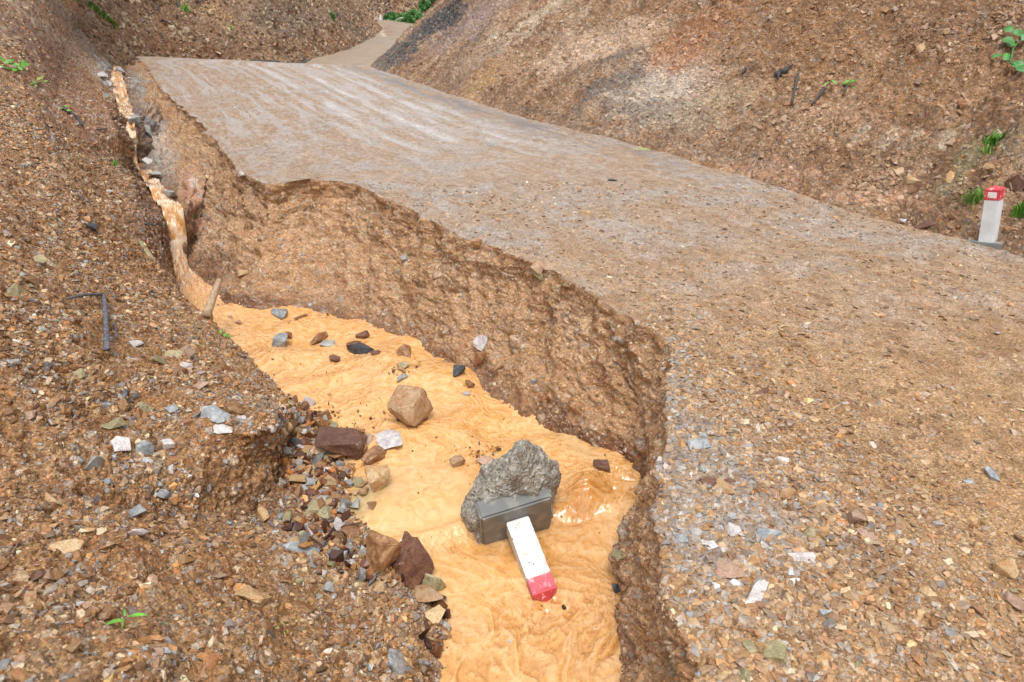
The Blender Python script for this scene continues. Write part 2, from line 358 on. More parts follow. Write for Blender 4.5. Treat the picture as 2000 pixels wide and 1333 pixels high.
# amplitudes by column
ci = np.arange(NC)
def amp(pairs):
    x = [p[0] for p in pairs]; y = [p[1] for p in pairs]; return np.interp(ci, x, y)[None, :]
b0, b1, b2, b3, b4 = [spans[q][0] for q in ('b0', 'b1', 'b2', 'b3', 'b4')]; w0, w1 = spans['w0'][0], spans['w1'][0]
rd, s0, s1, e1 = spans['road'][0], spans['s0'][0], spans['s1'][0], NC - 1
A_big = amp([(0, .07), (b1, .035), (b2, .03), (b3, .05), (b4, .03), (w0, .04), (w1 + 30, .09), (rd - 25, .055), (rd, .02), (rd + 14, .010), (s0 - 6, .012), (s0 + 18, .07), (s1, .16), (e1, .25)])
A_mid = amp([(0, .045), (b2, .03), (b3, .035), (b4, .02), (w0, .02), (w1 + 25, .04), (rd - 8, .035), (rd, .02), (rd + 12, .005), (s0 - 6, .006), (s0 + 12, .035), (e1, .06)])
A_sto = amp([(0, .014), (b2, .014), (b3, .02), (b4, .01), (w0, .01), (w1 + 25, .009), (rd - 4, .009), (rd + 8, .0), (s0 - 3, .0), (s0 + 12, .022), (e1, .03)])
far_s = np.clip(DEP / 9.0, 0.75, 2.2)
big = fbm(G, 0.9, 3); md = fbm(G, 4.5, 4, .6, 31.0)
nr_ = np.r_[0:rd, s0:NC]; w8 = np.zeros(DEP.shape); id8 = w8.copy(); w3 = w8.copy(); id3 = w8.copy()
w8[:, nr_], id8[:, nr_] = worley(G[:, nr_], 11.0, 5.0); w3[:, nr_], id3[:, nr_] = worley(G[:, nr_], 26.0, 9.0)
fine = fbm(G, 24.0, 3, .6, 77.0)
disp = A_big * big + A_mid * md + A_sto * (w8 * 1.3 - .3) + A_sto * .45 * (w3 - .2) + A_sto * 1.0 * fine
# vertical gullies on the raw wall and on the cut slope
arc = S_ARC[:, None] + 0 * ci[None, :]
wallm = amp([(w0, 0), (w1 + 20, 1), (rd - 20, 1), (rd, .3), (rd + 6, 0)]) * ((ci >= w0) & (ci <= rd + 6))
gul = fbm(np.stack([arc * 1.0, G[..., 2] * .25, 0 * arc], -1), 3.1, 4, .62, 3.0)
disp = disp + wallm * .03 * gul
slm = amp([(0, 0), (s0, 0), (s0 + 30, 1), (e1, 1)]) * (ci >= s0)
arcE = np.cumsum(np.concatenate([[0], np.linalg.norm(np.diff(E8, axis=0), axis=1)]))[:, None] + 0 * ci[None, :]
gul2 = fbm(np.stack([arcE, G[..., 2] * .12, 0 * arc], -1), 1.3, 4, .6, 13.0)
disp = disp + slm * .12 * gul2
lm = amp([(0, 1), (b1, .6), (b2, 0), (e1, 0)]) * sstep(6, 11, DEP)
disp = disp + lm * .05 * gul
# wheel ruts: distance from the right road edge
rdm = ((ci >= rd) & (ci <= s0)).astype(float)[None, :]
nE = np.zeros_like(disp); nE[:, rd:s0] = -((G[:, rd:s0] - E8[:, None]) * perp[:, None]).sum(2)
wob = fbm(np.stack([arcE * .35, nE * .6, 0 * arc], -1), 1.0, 2, .5, 4.0) * .08
ruts = 0
for c0, wd, dp in ((.95, .08, .5), (1.4, .12, .9), (1.75, .08, .6), (2.2, .13, 1), (2.55, .07, .5), (3.0, .12, .9), (3.4, .08, .5)):
    ruts = ruts + dp * np.exp(-((nE + wob - c0) / wd) ** 2)
rutfade = sstep(6.5, 12, DEP) * .8 + .2
ruts = ruts * rutfade * (.35 + .75 * sstep(-.35, .4, fbm(np.stack([arcE * .6, nE * 2.5, 0 * arc], -1), 1.0, 3, .6, 14.)))
disp = disp - rdm * ruts * .018
# cracks and small cavities in the wall near the lip
cav = np.clip(fbm(G, 7.0, 3, .6, 55.0) - .35, 0, 1)
disp = disp - wallm * cav * .05
led = fbm(np.stack([G[..., 0] * 1.2, G[..., 1] * 1.2, G[..., 2] * 1.6], -1), 2.3, 5, .58, 91.)
disp = disp + wallm * (.055 * led + .022 * np.abs(fbm(G, 8., 4, .62, 33.)))
und = amp([(rd - 46, 0), (rd - 26, 1), (rd - 10, .85), (rd - 5, 0)]) * ((ci > rd - 46) & (ci < rd - 4)) * sstep(-.25, .35, fbm(np.stack([arc, 0 * arc, 0 * arc], -1), 1.3, 3, .55, 88.))
disp = disp - und * .025
farE = sstep(9.5, 12.5, DEP) * amp([(b2, 0), (b3, 1), (w1 + 40, 1), (w1 + 90, .3), (rd - 10, 0)]) * ((ci > b2) & (ci < rd - 10))
disp = disp + farE * (.13 * fbm(G, 2.2, 4, .62, 17.) + .06 * (w8 - .3))
G2 = G + Nn * disp[..., None]
# jagged lip and shore
lipn = amp([(w1 + 60, 0), (rd - 3, 1), (rd + 3, 1), (rd + 60, 0)]) * ((ci > w1 + 60) & (ci < rd + 60))
jit = fbm(np.stack([arc, 0 * arc, 0 * arc], -1), 1.7, 5, .52, 8.0) * .085
jit = (jit + .022 * fbm(np.stack([arc, 0 * arc, 0 * arc], -1), 9., 3, .6, 18.) + .03 * np.clip(fbm(np.stack([arc, 0 * arc, 0 * arc], -1), 4., 2, .6, 28.), 0, 1)) * lipn
G2 += jit[..., None] * np.broadcast_to(cross[:, None], G2.shape)
# heave: mound in the lower-left foreground
G2[..., 2] += .06 * np.exp(-(((PXo - 330) / 420) ** 2 + ((PYo - 1120) / 60) ** 2)) * (ci < b3)

# ------------------------------------------------------------------ surface colours (albedo)
def C(h):  # sRGB hex -> linear
    c = np.array([int(h[i:i + 2], 16) for i in (0, 2, 4)]) / 255.
    return np.where(c <= .04045, c / 12.92, ((c + .055) / 1.055) ** 2.4)
pnt = np.stack([PXo, PYo, 0 * PXo], -1)
n_a = fbm(G2, 1.1, 5, .6, 100.); n_b = fbm(G2, 3.3, 5, .6, 140.); n_c = fbm(G2, .45, 4, .6, 180.)
TINT = np.zeros(G.shape)
def put(mask, col): 
    m = np.clip(mask, 0, 1)[..., None]; TINT[:] = TINT * (1 - m) + np.asarray(col) * m
bankm = (ci < w0)[None, :].astype(float); wm = ((ci >= w0) & (ci < rd))[None, :].astype(float); sm = (ci >= s0)[None, :].astype(float)
put(np.ones_like(disp), C('a9835c'))
put(bankm, C('b3814d'))
put(bankm * sstep(-.3, .5, n_a), C('bd9160'))
put(bankm * sstep(.1, .7, n_b) * .7, C('9a6233'))
put(wm, C('bb9064')); put(wm * sstep(-.1, .6, n_a) * .6, C('c6a07a')); put(wm * sstep(.05, .6, n_b) * .6, C('a07249'))
put(wm * (ci > rd - 22)[None, :] * .3, C('9c6f45'))
put(rdm, C('a88d72')); put(rdm * sstep(-.1, .5, n_a) * .8, C('a79c92')); put(rdm * sstep(.0, .6, n_b) * .5, C('9a7550'))
nearR = rdm * sstep(8.0, 3.4, DEP); put(nearR * .85, C('b08553')); put(nearR * sstep(0, .6, n_b) * .6, C('8a6543'))
n_d = np.zeros(DEP.shape); n_d[:, rd:s0] = fbm(np.stack([arcE * 7, nE * 16, 0 * arc], -1)[:, rd:s0], 1.0, 4, .75, 66.)
fr_ = .35 + .35 * sstep(7, 12, DEP); put(rdm * sstep(.05, .7, n_d) * fr_, C('876a4c')); put(rdm * sstep(-.1, -.8, n_d) * fr_ * .7, C('bfae9c'))
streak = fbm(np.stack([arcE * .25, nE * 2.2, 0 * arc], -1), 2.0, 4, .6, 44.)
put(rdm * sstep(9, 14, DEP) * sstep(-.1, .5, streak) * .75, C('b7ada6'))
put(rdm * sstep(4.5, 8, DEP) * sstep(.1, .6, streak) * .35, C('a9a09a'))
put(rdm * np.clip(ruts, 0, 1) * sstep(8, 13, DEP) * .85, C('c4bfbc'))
put(rdm * sstep(8, 13, DEP) * np.exp(-((nE - .45) / .35) ** 2) * sstep(-.2, .3, streak) * .8, C('77706e'))
put(sm, C('a07b59')); put(sm * sstep(-.1, .6, n_a) * .8, C('ae8463')); put(sm * sstep(0, .6, n_b) * .7, C('7d5c42')); put(sm * sstep(.1, .7, n_c) * .6, C('a58a6e'))
str2 = fbm(np.stack([arcE * 1.6, G[..., 2] * .22, 0 * arc], -1), 1.5, 5, .65, 71.)
put(sm * sstep(.05, .5, str2) * .6, C('c0a284')); put(sm * sstep(-.05, -.5, str2) * .6, C('6e5340')); put(sm * sstep(22, 9, DEP + 5 * n_c) * .35, C('9c7043'))
WARP = 16 * fbm(G2, 1.4, 4, .6, 60.); WARP2 = 16 * fbm(G2, 1.4, 4, .6, 90.)
def blob(part, x, y, rx, ry, ang, col, s=1.0, soft=.45, br=0.6):
    a = math.radians(ang); X = PXo + WARP - x; Y = PYo + WARP2 - y
    U = (X * math.cos(a) + Y * math.sin(a)) / rx; V = (-X * math.sin(a) + Y * math.cos(a)) / ry
    d = np.sqrt(U * U + V * V) + br * n_b * .6
    put(part * sstep(1 + soft, 1 - soft, d) * s, C(col))
# the cut slope: coal-dark seam, pale clay, reddish soil
blob(sm, 875, 28, 130, 15, -42, '36393e', 1.0, .35, .5)
blob(sm, 812, 78, 90, 14, -43, '3c3f44', 1.0, .35, .5)
blob(sm, 770, 105, 60, 16, -38, '6a6460', .8); blob(sm, 920, 45, 90, 22, -35, '94807c', .7)
blob(sm, 1010, 60, 130, 15, -35, 'cdb79c', .9); blob(sm, 960, 150, 140, 20, -35, 'b28d68', .6)
blob(sm, 925, 175, 60, 14, -35, 'b9915c', .8); blob(sm, 900, 140, 90, 30, -38, '8f6f55', .6)
blob(sm, 1180, 85, 140, 28, -20, 'cfae90', .85); blob(sm, 1290, 165, 105, 62, -25, 'cdbba8', .75)
blob(sm, 1225, 108, 70, 8, -28, '6a635c', .7, .5, .2); blob(sm, 1215, 150, 80, 9, -28, '68625c', .7, .5, .2); blob(sm, 1265, 218, 85, 18, -8, '7c746c', .7); blob(sm, 1170, 190, 60, 12, -30, '6a625c', .7)
blob(sm, 1330, 235, 90, 22, 10, 'ad9a83', .6); blob(sm, 1410, 190, 70, 35, -20, 'c0a888', .6); blob(sm, 1380, 60, 120, 40, -30, 'b97a4c', .7)
blob(sm, 1700, 100, 320, 120, 10, 'a3774b', .6); blob(sm, 1600, 30, 200, 60, 0, '94683f', .5); blob(sm, 1850, 60, 150, 60, 0, '8a6240', .6)
blob(sm, 1500, 330, 120, 20, 15, 'bf9070', .7); blob(sm, 1700, 395, 110, 14, 12, 'c79a78', .8); blob(sm, 1690, 250, 130, 16, 6, 'b58c6c', .6)
blob(sm, 1730, 270, 28, 14, -50, 'c9b49a', .9); blob(sm, 1785, 272, 28, 10, -50, 'c9b49a', .9); blob(sm, 1850, 275, 30, 10, -55, 'bda98c', .9); blob(sm, 1680, 265, 24, 8, -50, 'c9b49a', .8)
blob(sm, 1880, 330, 20, 80, 30, '8f8a62', .5); blob(sm, 1960, 290, 50, 30, 0, '8a7858', .6); blob(sm, 1760, 300, 60, 30, 0, '8a6a48', .5)
blob(sm, 1100, 235, 150, 12, 18, '7e6650', .6); blob(sm, 1420, 300, 120, 14, 15, '9a8066', .6)
blob(sm, 1560, 420, 14, 8, 0, '9a8066', .1)
# left hillside
blob(bankm, 60, 40, 160, 70, 40, '96735a', .6); blob(bankm, 95, 60, 150, 8, 42, 'c0aa90', .8, .4, .3); blob(bankm, 165, 75, 130, 14, 50, '75685e', .8)
blob(bankm, 60, 90, 90, 40, 40, '8d654e', .7); blob(bankm, 120, 190, 120, 60, 45, '9a6a4c', .6); blob(bankm, 200, 260, 60, 40, 60, '94664a', .6)
blob(bankm, 100, 330, 160, 90, 35, '94683c', .5); blob(bankm, 50, 560, 220, 160, 20, '9a6c3c', .5)
blob(bankm, 215, 150, 22, 40, -25, 'c2c0bc', .9); blob(bankm, 240, 320, 14, 26, -30, '6a5242', .8); blob(bankm, 310, 465, 30, 60, -20, '70452c', .95)
blob(bankm, 470, 910, 110, 95, 0, 'b5824f', .85); blob(bankm, 560, 990, 110, 45, 0, 'a8825a', .6)
blob(bankm, 320, 1010, 260, 40, 5, '8f6233', .4); blob(bankm, 290, 400, 34, 50, 20, '9c7660', .7)
blob(wm, 285, 255, 30, 60, -30, '9d9690', .9); blob(wm, 300, 300, 40, 40, -30, 'c6b4a6', .85); blob(wm, 272, 245, 16, 32, -10, '6d6c74', .8)
blob(wm, 315, 325, 50, 40, -30, 'b9a590', .7); blob(wm, 322, 345, 26, 40, -30, '9c978c', .8); blob(wm, 382, 400, 22, 60, -12, 'c08e70', .9); blob(wm, 395, 395, 5, 50, -18, 'dcc8b8', .9, .3, .2)
blob(wm, 265, 170, 20, 34, -20, 'a9a6a2', .8); blob(wm, 420, 520, 40, 30, 0, '7c5236', .7)
blob(wm, 1240, 640, 25, 90, 10, '8c6240', .6); blob(wm, 1150, 860, 120, 30, 30, '7c4e2f', .8); blob(wm, 470, 590, 60, 14, 10, '74482c', .8)
# dark moist line where wall meets the water
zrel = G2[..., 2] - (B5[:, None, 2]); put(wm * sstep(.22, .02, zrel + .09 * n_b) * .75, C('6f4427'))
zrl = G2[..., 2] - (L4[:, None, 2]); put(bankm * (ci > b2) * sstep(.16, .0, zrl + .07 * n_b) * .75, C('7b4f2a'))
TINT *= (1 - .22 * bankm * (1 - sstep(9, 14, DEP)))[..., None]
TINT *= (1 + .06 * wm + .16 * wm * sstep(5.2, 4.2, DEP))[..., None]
# individual embedded stones tinted
stc = np.array([C('c9b79f'), C('7c7a78'), C('b5753c'), C('8a5a3a'), C('d0bda0'), C('a8a49c'), C('9d6236'), C('b98c5a')])
em = sstep(.35, .5, w8) * (1 - rdm) * (1 - .6 * sm) * (id8 > .45); idx = (id8 * 7.99).astype(int)
TINT = TINT * (1 - .55 * em[..., None]) + stc[idx] * .55 * em[..., None]
em = sstep(.3, .45, w3) * (1 - rdm) * (id3 > .35); idx = ((id3 * 31.7) % 1 * 7.99).astype(int)
TINT = TINT * (1 - .5 * em[..., None]) + stc[idx] * .5 * em[..., None]
ALB = 0.92
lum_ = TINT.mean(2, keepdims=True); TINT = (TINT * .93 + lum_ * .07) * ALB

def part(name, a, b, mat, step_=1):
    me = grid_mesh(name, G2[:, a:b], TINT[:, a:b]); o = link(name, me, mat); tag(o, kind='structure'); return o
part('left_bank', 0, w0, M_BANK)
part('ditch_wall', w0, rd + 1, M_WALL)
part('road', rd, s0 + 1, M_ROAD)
part('cut_slope', s0, NC, M_SLOPE)
NV = normals(G2)
if NV[NR // 2, rd + 50, 2] < 0: NV = -NV

# ------------------------------------------------------------------ far hills and far road
def strip(name, rows, nu, nv, mat, col, ampn=.5, sc=.25, seed=0, blobs=(), kind='structure', up=(0, 0, 1)):
    rows = np.array(rows)            # r, c, 3 control net
    a = hermite(np.linspace(0, 1, nu), np.linspace(0, 1, rows.shape[0]), rows) if rows.shape[0] > 1 else rows
    a = np.swapaxes(a, 0, 1)
    g = hermite(np.linspace(0, 1, nv), np.linspace(0, 1, rows.shape[1]), a); g = np.swapaxes(g, 0, 1)
    n = normals(g)
    if (n @ np.array(up)).mean() < 0: n = -n
    g2 = g + n * (ampn * fbm(g, sc, 5, .55, seed))[..., None]
    px, py, dd = proj(g2); q = fbm(g2, .35, 5, .6, seed + 9); q2 = fbm(g2, 1.2, 4, .6, seed + 19)
    tn = np.ones(g.shape) * C(col[0]); m = sstep(-.2, .5, q)[..., None]; tn = tn * (1 - m) + C(col[1]) * m
    m = sstep(.05, .6, q2)[..., None] * .6; tn = tn * (1 - m) + C(col[2]) * m
    for (x, y, rx, ry, ang, cc, s) in blobs:
        an = math.radians(ang); X = px - x + 12 * q2; Y = py - y + 12 * q
        d = np.sqrt(((X * math.cos(an) + Y * math.sin(an)) / rx) ** 2 + ((-X * math.sin(an) + Y * math.cos(an)) / ry) ** 2) + .4 * q2
        m = (sstep(1.3, .6, d) * s)[..., None]; tn = tn * (1 - m) + C(cc) * m
    o = link(name, grid_mesh(name, g2, tn * ALB), mat); tag(o, kind=kind); return g2, o
base = [T(120, 175, 22), T(225, 146, 25), T(285, 122, 29), T(450, 122, 33), T(590, 120, 38), T(690, 92, 47), T(738, 64, 58), T(722, 34, 72), T(690, 24, 95)]
hill = [base]
for hgt, bk in ((3.0, 2.6), (8.0, 7.5), (16., 15.)):
    row = []
    for i, p in enumerate(base):
        f = i / (len(base) - 1)
        dirs = [(-.9, .45), (-.8, .6), (-.55, .83), (-.2, 1), (-.25, .97), (-.5, .86), (-.8, .55), (-.95, .2), (-1, 0)][i]
        row.append(off(p, (dirs[0] * bk, dirs[1] * bk, hgt)))
    hill.append(row)
HG, HO = strip('left_hillside', hill, 200, 420, M_FAR, ('b08c6c', 'bd9871', '9a7c60'), .5, .22, 3,
      ((560, 35, 90, 40, 0, '8d857a', .6), (700, 60, 14, 60, -35, '56524e', .7), (640, 90, 60, 12, -10, 'a56f44', .8), (300, 85, 160, 22, 5, '9c6c48', .7), (330, 30, 180, 30, 25, '8a6a52', .6), (450, 100, 90, 10, 0, '8f6848', .7)))
fr = [[T(560, 175, 28), T(600, 121, 36), T(688, 93, 46), T(738, 63, 58), T(712, 36, 72), T(640, 26, 92)],
      [T(640, 160, 28), T(660, 121, 36), T(735, 90, 47), T(770, 60, 59), T(760, 40, 73), T(740, 33, 92)],
      [T(720, 165, 27), T(760, 124, 36), T(800, 88, 47), T(850, 58, 60), T(845, 48, 72), T(860, 44, 92)]]
strip('far_road', fr, 30, 160, M_ROAD, ('a58f78', '9f9180', '8f7a60'), .05, .5, 5, ((745, 63, 16, 7, 40, 'dcc6a4', .9), (752, 58, 18, 9, 30, '8a6a58', .6)))
bh = [[T(600, 45, 88), T(690, 40, 84), T(745, 42, 80), T(800, 50, 77), T(900, 52, 78), T(1000, 60, 82)],
      [T(600, -20, 92), T(690, -15, 88), T(745, -12, 85), T(800, -10, 82), T(900, -10, 82), T(1000, -10, 86)],
      [T(560, -260, 108), T(690, -260, 104), T(745, -260, 100), T(800, -260, 98), T(900, -260, 98), T(1020, -260, 104)]]
BG_, BO = strip('far_hillside', bh, 90, 200, M_FAR, ('b0866a', 'b89478', '9a8070'), 1.0, .15, 8, ((740, 15, 30, 20, 0, '8f8884', .7), (700, 25, 30, 14, 0, '8a8076', .5)))

# wide ground sheet far below and behind everything, so nothing ends in the void
gs = link('ground', grid_mesh('ground', np.stack(np.meshgrid(np.linspace(-150, 150, 30), np.linspace(-60, 260, 30), indexing='ij') + [np.full((30, 30), -6.0)], -1), np.ones((30, 30, 3)) * C('947050')), M_FAR)
tag(gs, kind='structure')

# ------------------------------------------------------------------ the muddy stream
nw = 230; c = np.linspace(0, 1, nw)
ext = np.interp(np.linalg.norm(B5, axis=1), [8.5, 10], [.12, .03])[:, None]
La = L4 - cross * ext; Ba = B5 + cross * ext; La[:, 2] = L4[:, 2]; Ba[:, 2] = B5[:, 2]
sel = S_ARC < np.interp(u[-3], dense, np.concatenate([[0], np.cumsum(seg)])) + .5
W = lerp(La, Ba, c)[sel]; arcw = np.broadcast_to(S_ARC[sel][:, None], W.shape[:2]); 
pxw, pyw, dw = proj(W)
crossm = c[None, :] * np.linalg.norm((Ba - La), axis=1)[sel][:, None]
FL = np.stack([arcw, crossm, 0 * arcw], -1)
wx = fbm(FL, 1.3, 3, .5, 3.) * .5; wy = fbm(FL, 1.7, 3, .5, 9.) * .4
FW = FL + np.stack([wx, wy, 0 * wx], -1)
rid = 1.25 - np.sqrt(fbm(FW * np.array([.8, 1.9, 1]), 4.2, 3, .5, 21.) ** 2 + .02) * 2
rid2 = 1.25 - np.sqrt(fbm(FW * np.array([.75, 1.7, 1]) + .12 * rid[..., None], 10., 2, .5, 41.) ** 2 + .02) * 2
fin = fbm(FW * np.array([1, 1.5, 1]), 26., 2, .6, 61.)
def gb(x, y, rx, ry, ang=0):
    a = math.radians(ang); X = pxw - x; Y = pyw - y
    return np.exp(-(((X * math.cos(a) + Y * math.sin(a)) / rx) ** 2 + ((-X * math.sin(a) + Y * math.cos(a)) / ry) ** 2))
calm = np.clip(gb(800, 985, 150, 55, -10) * 2.2, 0, 1); calm = np.maximum(calm, gb(1130, 880, 60, 18, 38) * .9); calm = np.maximum(calm, gb(900, 1130, 70, 60) * .45)
rough = np.clip(gb(1150, 960, 70, 50) + gb(1090, 1240, 110, 80) * .8 + gb(1180, 1230, 50, 60) + gb(860, 1060, 130, 22, -18) * .7 + gb(520, 690, 50, 20, 20) * .8, 0, 1.2)
turb = (1 - calm * .93) * (.75 + .9 * rough)
turb = turb * (1 - np.clip(gb(800, 985, 130, 42, -10) * 2.5, 0, 1) * .97)
rid3 = 1.25 - np.sqrt(fbm(FW * np.array([.7, 1.5, 1]) + .05 * rid2[..., None], 22., 2, .55, 51.) ** 2 + .015) * 2
hw = turb * (.009 * rid + .0075 * rid2 + .0045 * rid3 + .0012 * fin)
hw += .06 * fbm(FL, 1.3, 2, .5, 70.) * (1 - calm)
hw += .13 * gb(1142, 968, 34, 34) + .05 * gb(1185, 945, 40, 20) - .07 * gb(1130, 1010, 45, 12) - .035 * gb(1060, 1090, 12, 80, -20)
# shallow weir: smooth sheet slides over, crest line of foam below it
X0, Y0 = pxw, pyw; ln = (1062 - (X0 - 740) * .30) - Y0
wsel = sstep(660, 760, X0) * sstep(960, 900, X0)
hw += wsel * (.055 * sstep(-5, 60, ln) - .03 * np.exp(-((ln - 12) / 16) ** 2) + .035 * np.exp(-((ln + 14) / 12) ** 2))
hw += .06 * sstep(20, -20, (pyw - 900) - (pxw - 1100) * .42) * sstep(1000, 1080, pxw)
# falls in the upper channel are choppy
up_ = sstep(8.6, 9.4, dw); rv = fbm(np.stack([arcw * 5, crossm * 9, 0 * arcw], -1), 1.0, 3, .6, 29.); hw += up_ * (.03 * rid + .02 * rid2 + .035 * rv)
stp = (arcw * .75 + .25 * fbm(FL, 1.2, 2, .5, 5.)) % 1.0; hw += up_ * .13 * (sstep(0, .3, stp) - stp)
W2 = W.copy(); W2[..., 2] += hw
wc = np.ones(W.shape) * C('dea663')
def wput(m, col): 
    global wc
    m = np.clip(m, 0, 1)[..., None]; wc = wc * (1 - m) + C(col) * m
wput(sstep(.95, .05, rid2 * .5 + rid * .35 + rid3 * .3) * np.clip(turb, 0, 1) * .75, 'c48a50'); wput(sstep(.5, 1.0, rid) * .5, 'e6bd8c')
wput(np.clip(rough, 0, 1) * sstep(.8, .1, rid2) * .7, 'b97c3e'); wput(calm * .6, 'd9ab72'); wput(gb(705, 985, 34, 42, 10), 'a39a72') if False else None; wput(gb(700, 990, 26, 42, 15) * .75, 'aaa078'); wput(gb(742, 972, 34, 18) * .6, 'b5a47c')
wput(gb(1120, 880, 62, 14, 38) * .7, 'd9b583'); wput(gb(860, 1055, 120, 14, -18) * .7, 'ecc088')
wput(up_ * .6, 'd39a5c'); wput(up_ * sstep(.0, -.5, rv) * .45, 'b57a3e'); wput(up_ * sstep(.05, .5, rv) * .6, 'ecd2b0'); wput(up_ * sstep(.55, .95, stp) * .85, 'f3dcc0'); wput(up_ * sstep(.5, 1.1, rid2 + rv) * .55, 'f0e2d0'); wput(gb(1142, 985, 34, 30) * .6, 'cc8840')
wput(gb(395, 565, 40, 40, 0) * .7, 'd9a878')
me = grid_mesh('stream', W2, wc * .95); at_ = me.attributes.new('turb', 'FLOAT', 'POINT'); at_.data.foreach_set('value', np.clip(turb, 0, 1.5).reshape(-1).astype(np.float32)); o = link('stream', me, M_WATER); tag(o, kind='structure')
W_px, W_py, W_d = proj(W2); W_flat = W2.reshape(-1, 3)

# ------------------------------------------------------------------ lookup: photo point -> surface
gx, gy, gd = proj(G2); okm = gd > .3
FX, FY, FD = gx[okm], gy[okm], gd[okm]; FP = G2[okm]; FN = NV[okm]
for g_ in (HG, BG_):
    a_, b_, c_ = proj(g_); n_ = normals(g_); n_ = n_ if (n_ @ np.array([0, 0, 1.])).mean() > 0 else -n_
    FX = np.r_[FX, a_.ravel()]; FY = np.r_[FY, b_.ravel()]; FD = np.r_[FD, c_.ravel()]; FP = np.r_[FP, g_.reshape(-1, 3)]; FN = np.r_[FN, n_.reshape(-1, 3)]
m_ = (FX > -60) & (FX < 2060) & (FY > -60) & (FY < 1400); FX, FY, FD, FP, FN = FX[m_], FY[m_], FD[m_], FP[m_], FN[m_]
WX, WY, WD, WP = W_px.reshape(-1), W_py.reshape(-1), W_d.reshape(-1), W2.reshape(-1, 3)
def hit(px, py, water=True, rad=9):
    d2 = (FX - px) ** 2 + (FY - py) ** 2; r_ = rad
    m = d2 < r_ * r_
    while not m.any(): r_ *= 1.7; m = d2 < r_ * r_
    ii = np.nonzero(m)[0]; dm = FD[ii].min(); c2 = ii[FD[ii] < dm + .12 + .03 * dm]; j = c2[np.argmin(d2[c2])]
    best = (FD[j], FP[j], FN[j])
    if water:
        d2w = (WX - px) ** 2 + (WY - py) ** 2; jw = np.argmin(d2w)
        if d2w[jw] < 64 and WD[jw] < best[0]: best = (WD[jw], WP[jw], np.array([0, 0, 1.]))
    return best

# ------------------------------------------------------------------ loose gravel (uncountable): real stones instanced on points
def hull_mesh(name, seed, n=11, flat=.6, sub=0, rough=.0, blocky=0.0):
    r_ = random.Random(seed); bm = bmesh.new()
    for i in range(n):
        v = Vector((r_.gauss(0, 1), r_.gauss(0, 1), r_.gauss(0, 1))).normalized()
        if blocky: v = Vector([math.copysign(abs(a) ** (1 - blocky), a) for a in v])
        v = v * r_.uniform(.78, 1.0)
        bm.verts.new((v.x * .5, v.y * .5, v.z * .5 * flat))
    res = bmesh.ops.convex_hull(bm, input=bm.verts)
    bmesh.ops.delete(bm, geom=[g for g in res['geom_interior'] if isinstance(g, bmesh.types.BMVert)], context='VERTS')
    bmesh.ops.dissolve_limit(bm, angle_limit=math.radians(12), verts=bm.verts, edges=bm.edges)
    if sub:
        bmesh.ops.bevel(bm, geom=list(bm.edges), offset=.022, segments=1, affect='EDGES', profile=.6)
        bmesh.ops.triangulate(bm, faces=bm.faces)
        for _ in range(sub): bmesh.ops.subdivide_edges(bm, edges=bm.edges, cuts=1, use_grid_fill=True)
        bmesh.ops.triangulate(bm, faces=bm.faces)
        co = np.array([v.co[:] for v in bm.verts]); off_ = seed * 3.7
        n1 = fbm(co, 2.2, 3, .5, off_) * rough + fbm(co, 9., 3, .6, off_) * rough * .35
        bm.normal_update()
        for v, d in zip(bm.verts, n1): v.co += v.normal * float(d)
    else:
        bmesh.ops.triangulate(bm, faces=bm.faces)
    me = bpy.data.meshes.new(name); bm.to_mesh(me); bm.free(); return me
PEB = bpy.data.collections.new('gravel_shapes')
for i in range(9):
    me = hull_mesh('gravel_shape', 100 + i, 10 + i % 4, (.45, .6, .8)[i % 3], blocky=(0, .35)[i % 2])
    me.materials.append(M_GRAVEL); po = bpy.data.objects.new('gravel_shape', me); PEB.objects.link(po)
def gravel_tree():
    nt = bpy.data.node_groups.new('gravel_scatter', 'GeometryNodeTree')
    nt.interface.new_socket('Geometry', in_out='INPUT', socket_type='NodeSocketGeometry')
    nt.interface.new_socket('Geometry', in_out='OUTPUT', socket_type='NodeSocketGeometry')
    N, L = nt.nodes, nt.links; gi = N.new('NodeGroupInput'); go = N.new('NodeGroupOutput')
    ci_ = N.new('GeometryNodeCollectionInfo'); ci_.inputs['Collection'].default_value = PEB
    ci_.inputs['Separate Children'].default_value = True; ci_.inputs['Reset Children'].default_value = True
    ip = N.new('GeometryNodeInstanceOnPoints'); ip.inputs['Pick Instance'].default_value = True
    L.new(gi.outputs[0], ip.inputs['Points']); L.new(ci_.outputs[0], ip.inputs['Instance'])
    for nm, typ, sock in (('gidx', 'INT', 'Instance Index'), ('grot', 'FLOAT_VECTOR', 'Rotation'), ('gscl', 'FLOAT_VECTOR', 'Scale')):
        a = N.new('GeometryNodeInputNamedAttribute'); a.data_type = typ; a.inputs['Name'].default_value = nm
        if sock == 'Rotation':
            e = N.new('FunctionNodeEulerToRotation'); L.new(a.outputs[0], e.inputs[0]); L.new(e.outputs[0], ip.inputs[sock])
        else: L.new(a.outputs[0], ip.inputs[sock])
    L.new(ip.outputs[0], go.inputs[0]); return nt
GT = gravel_tree()
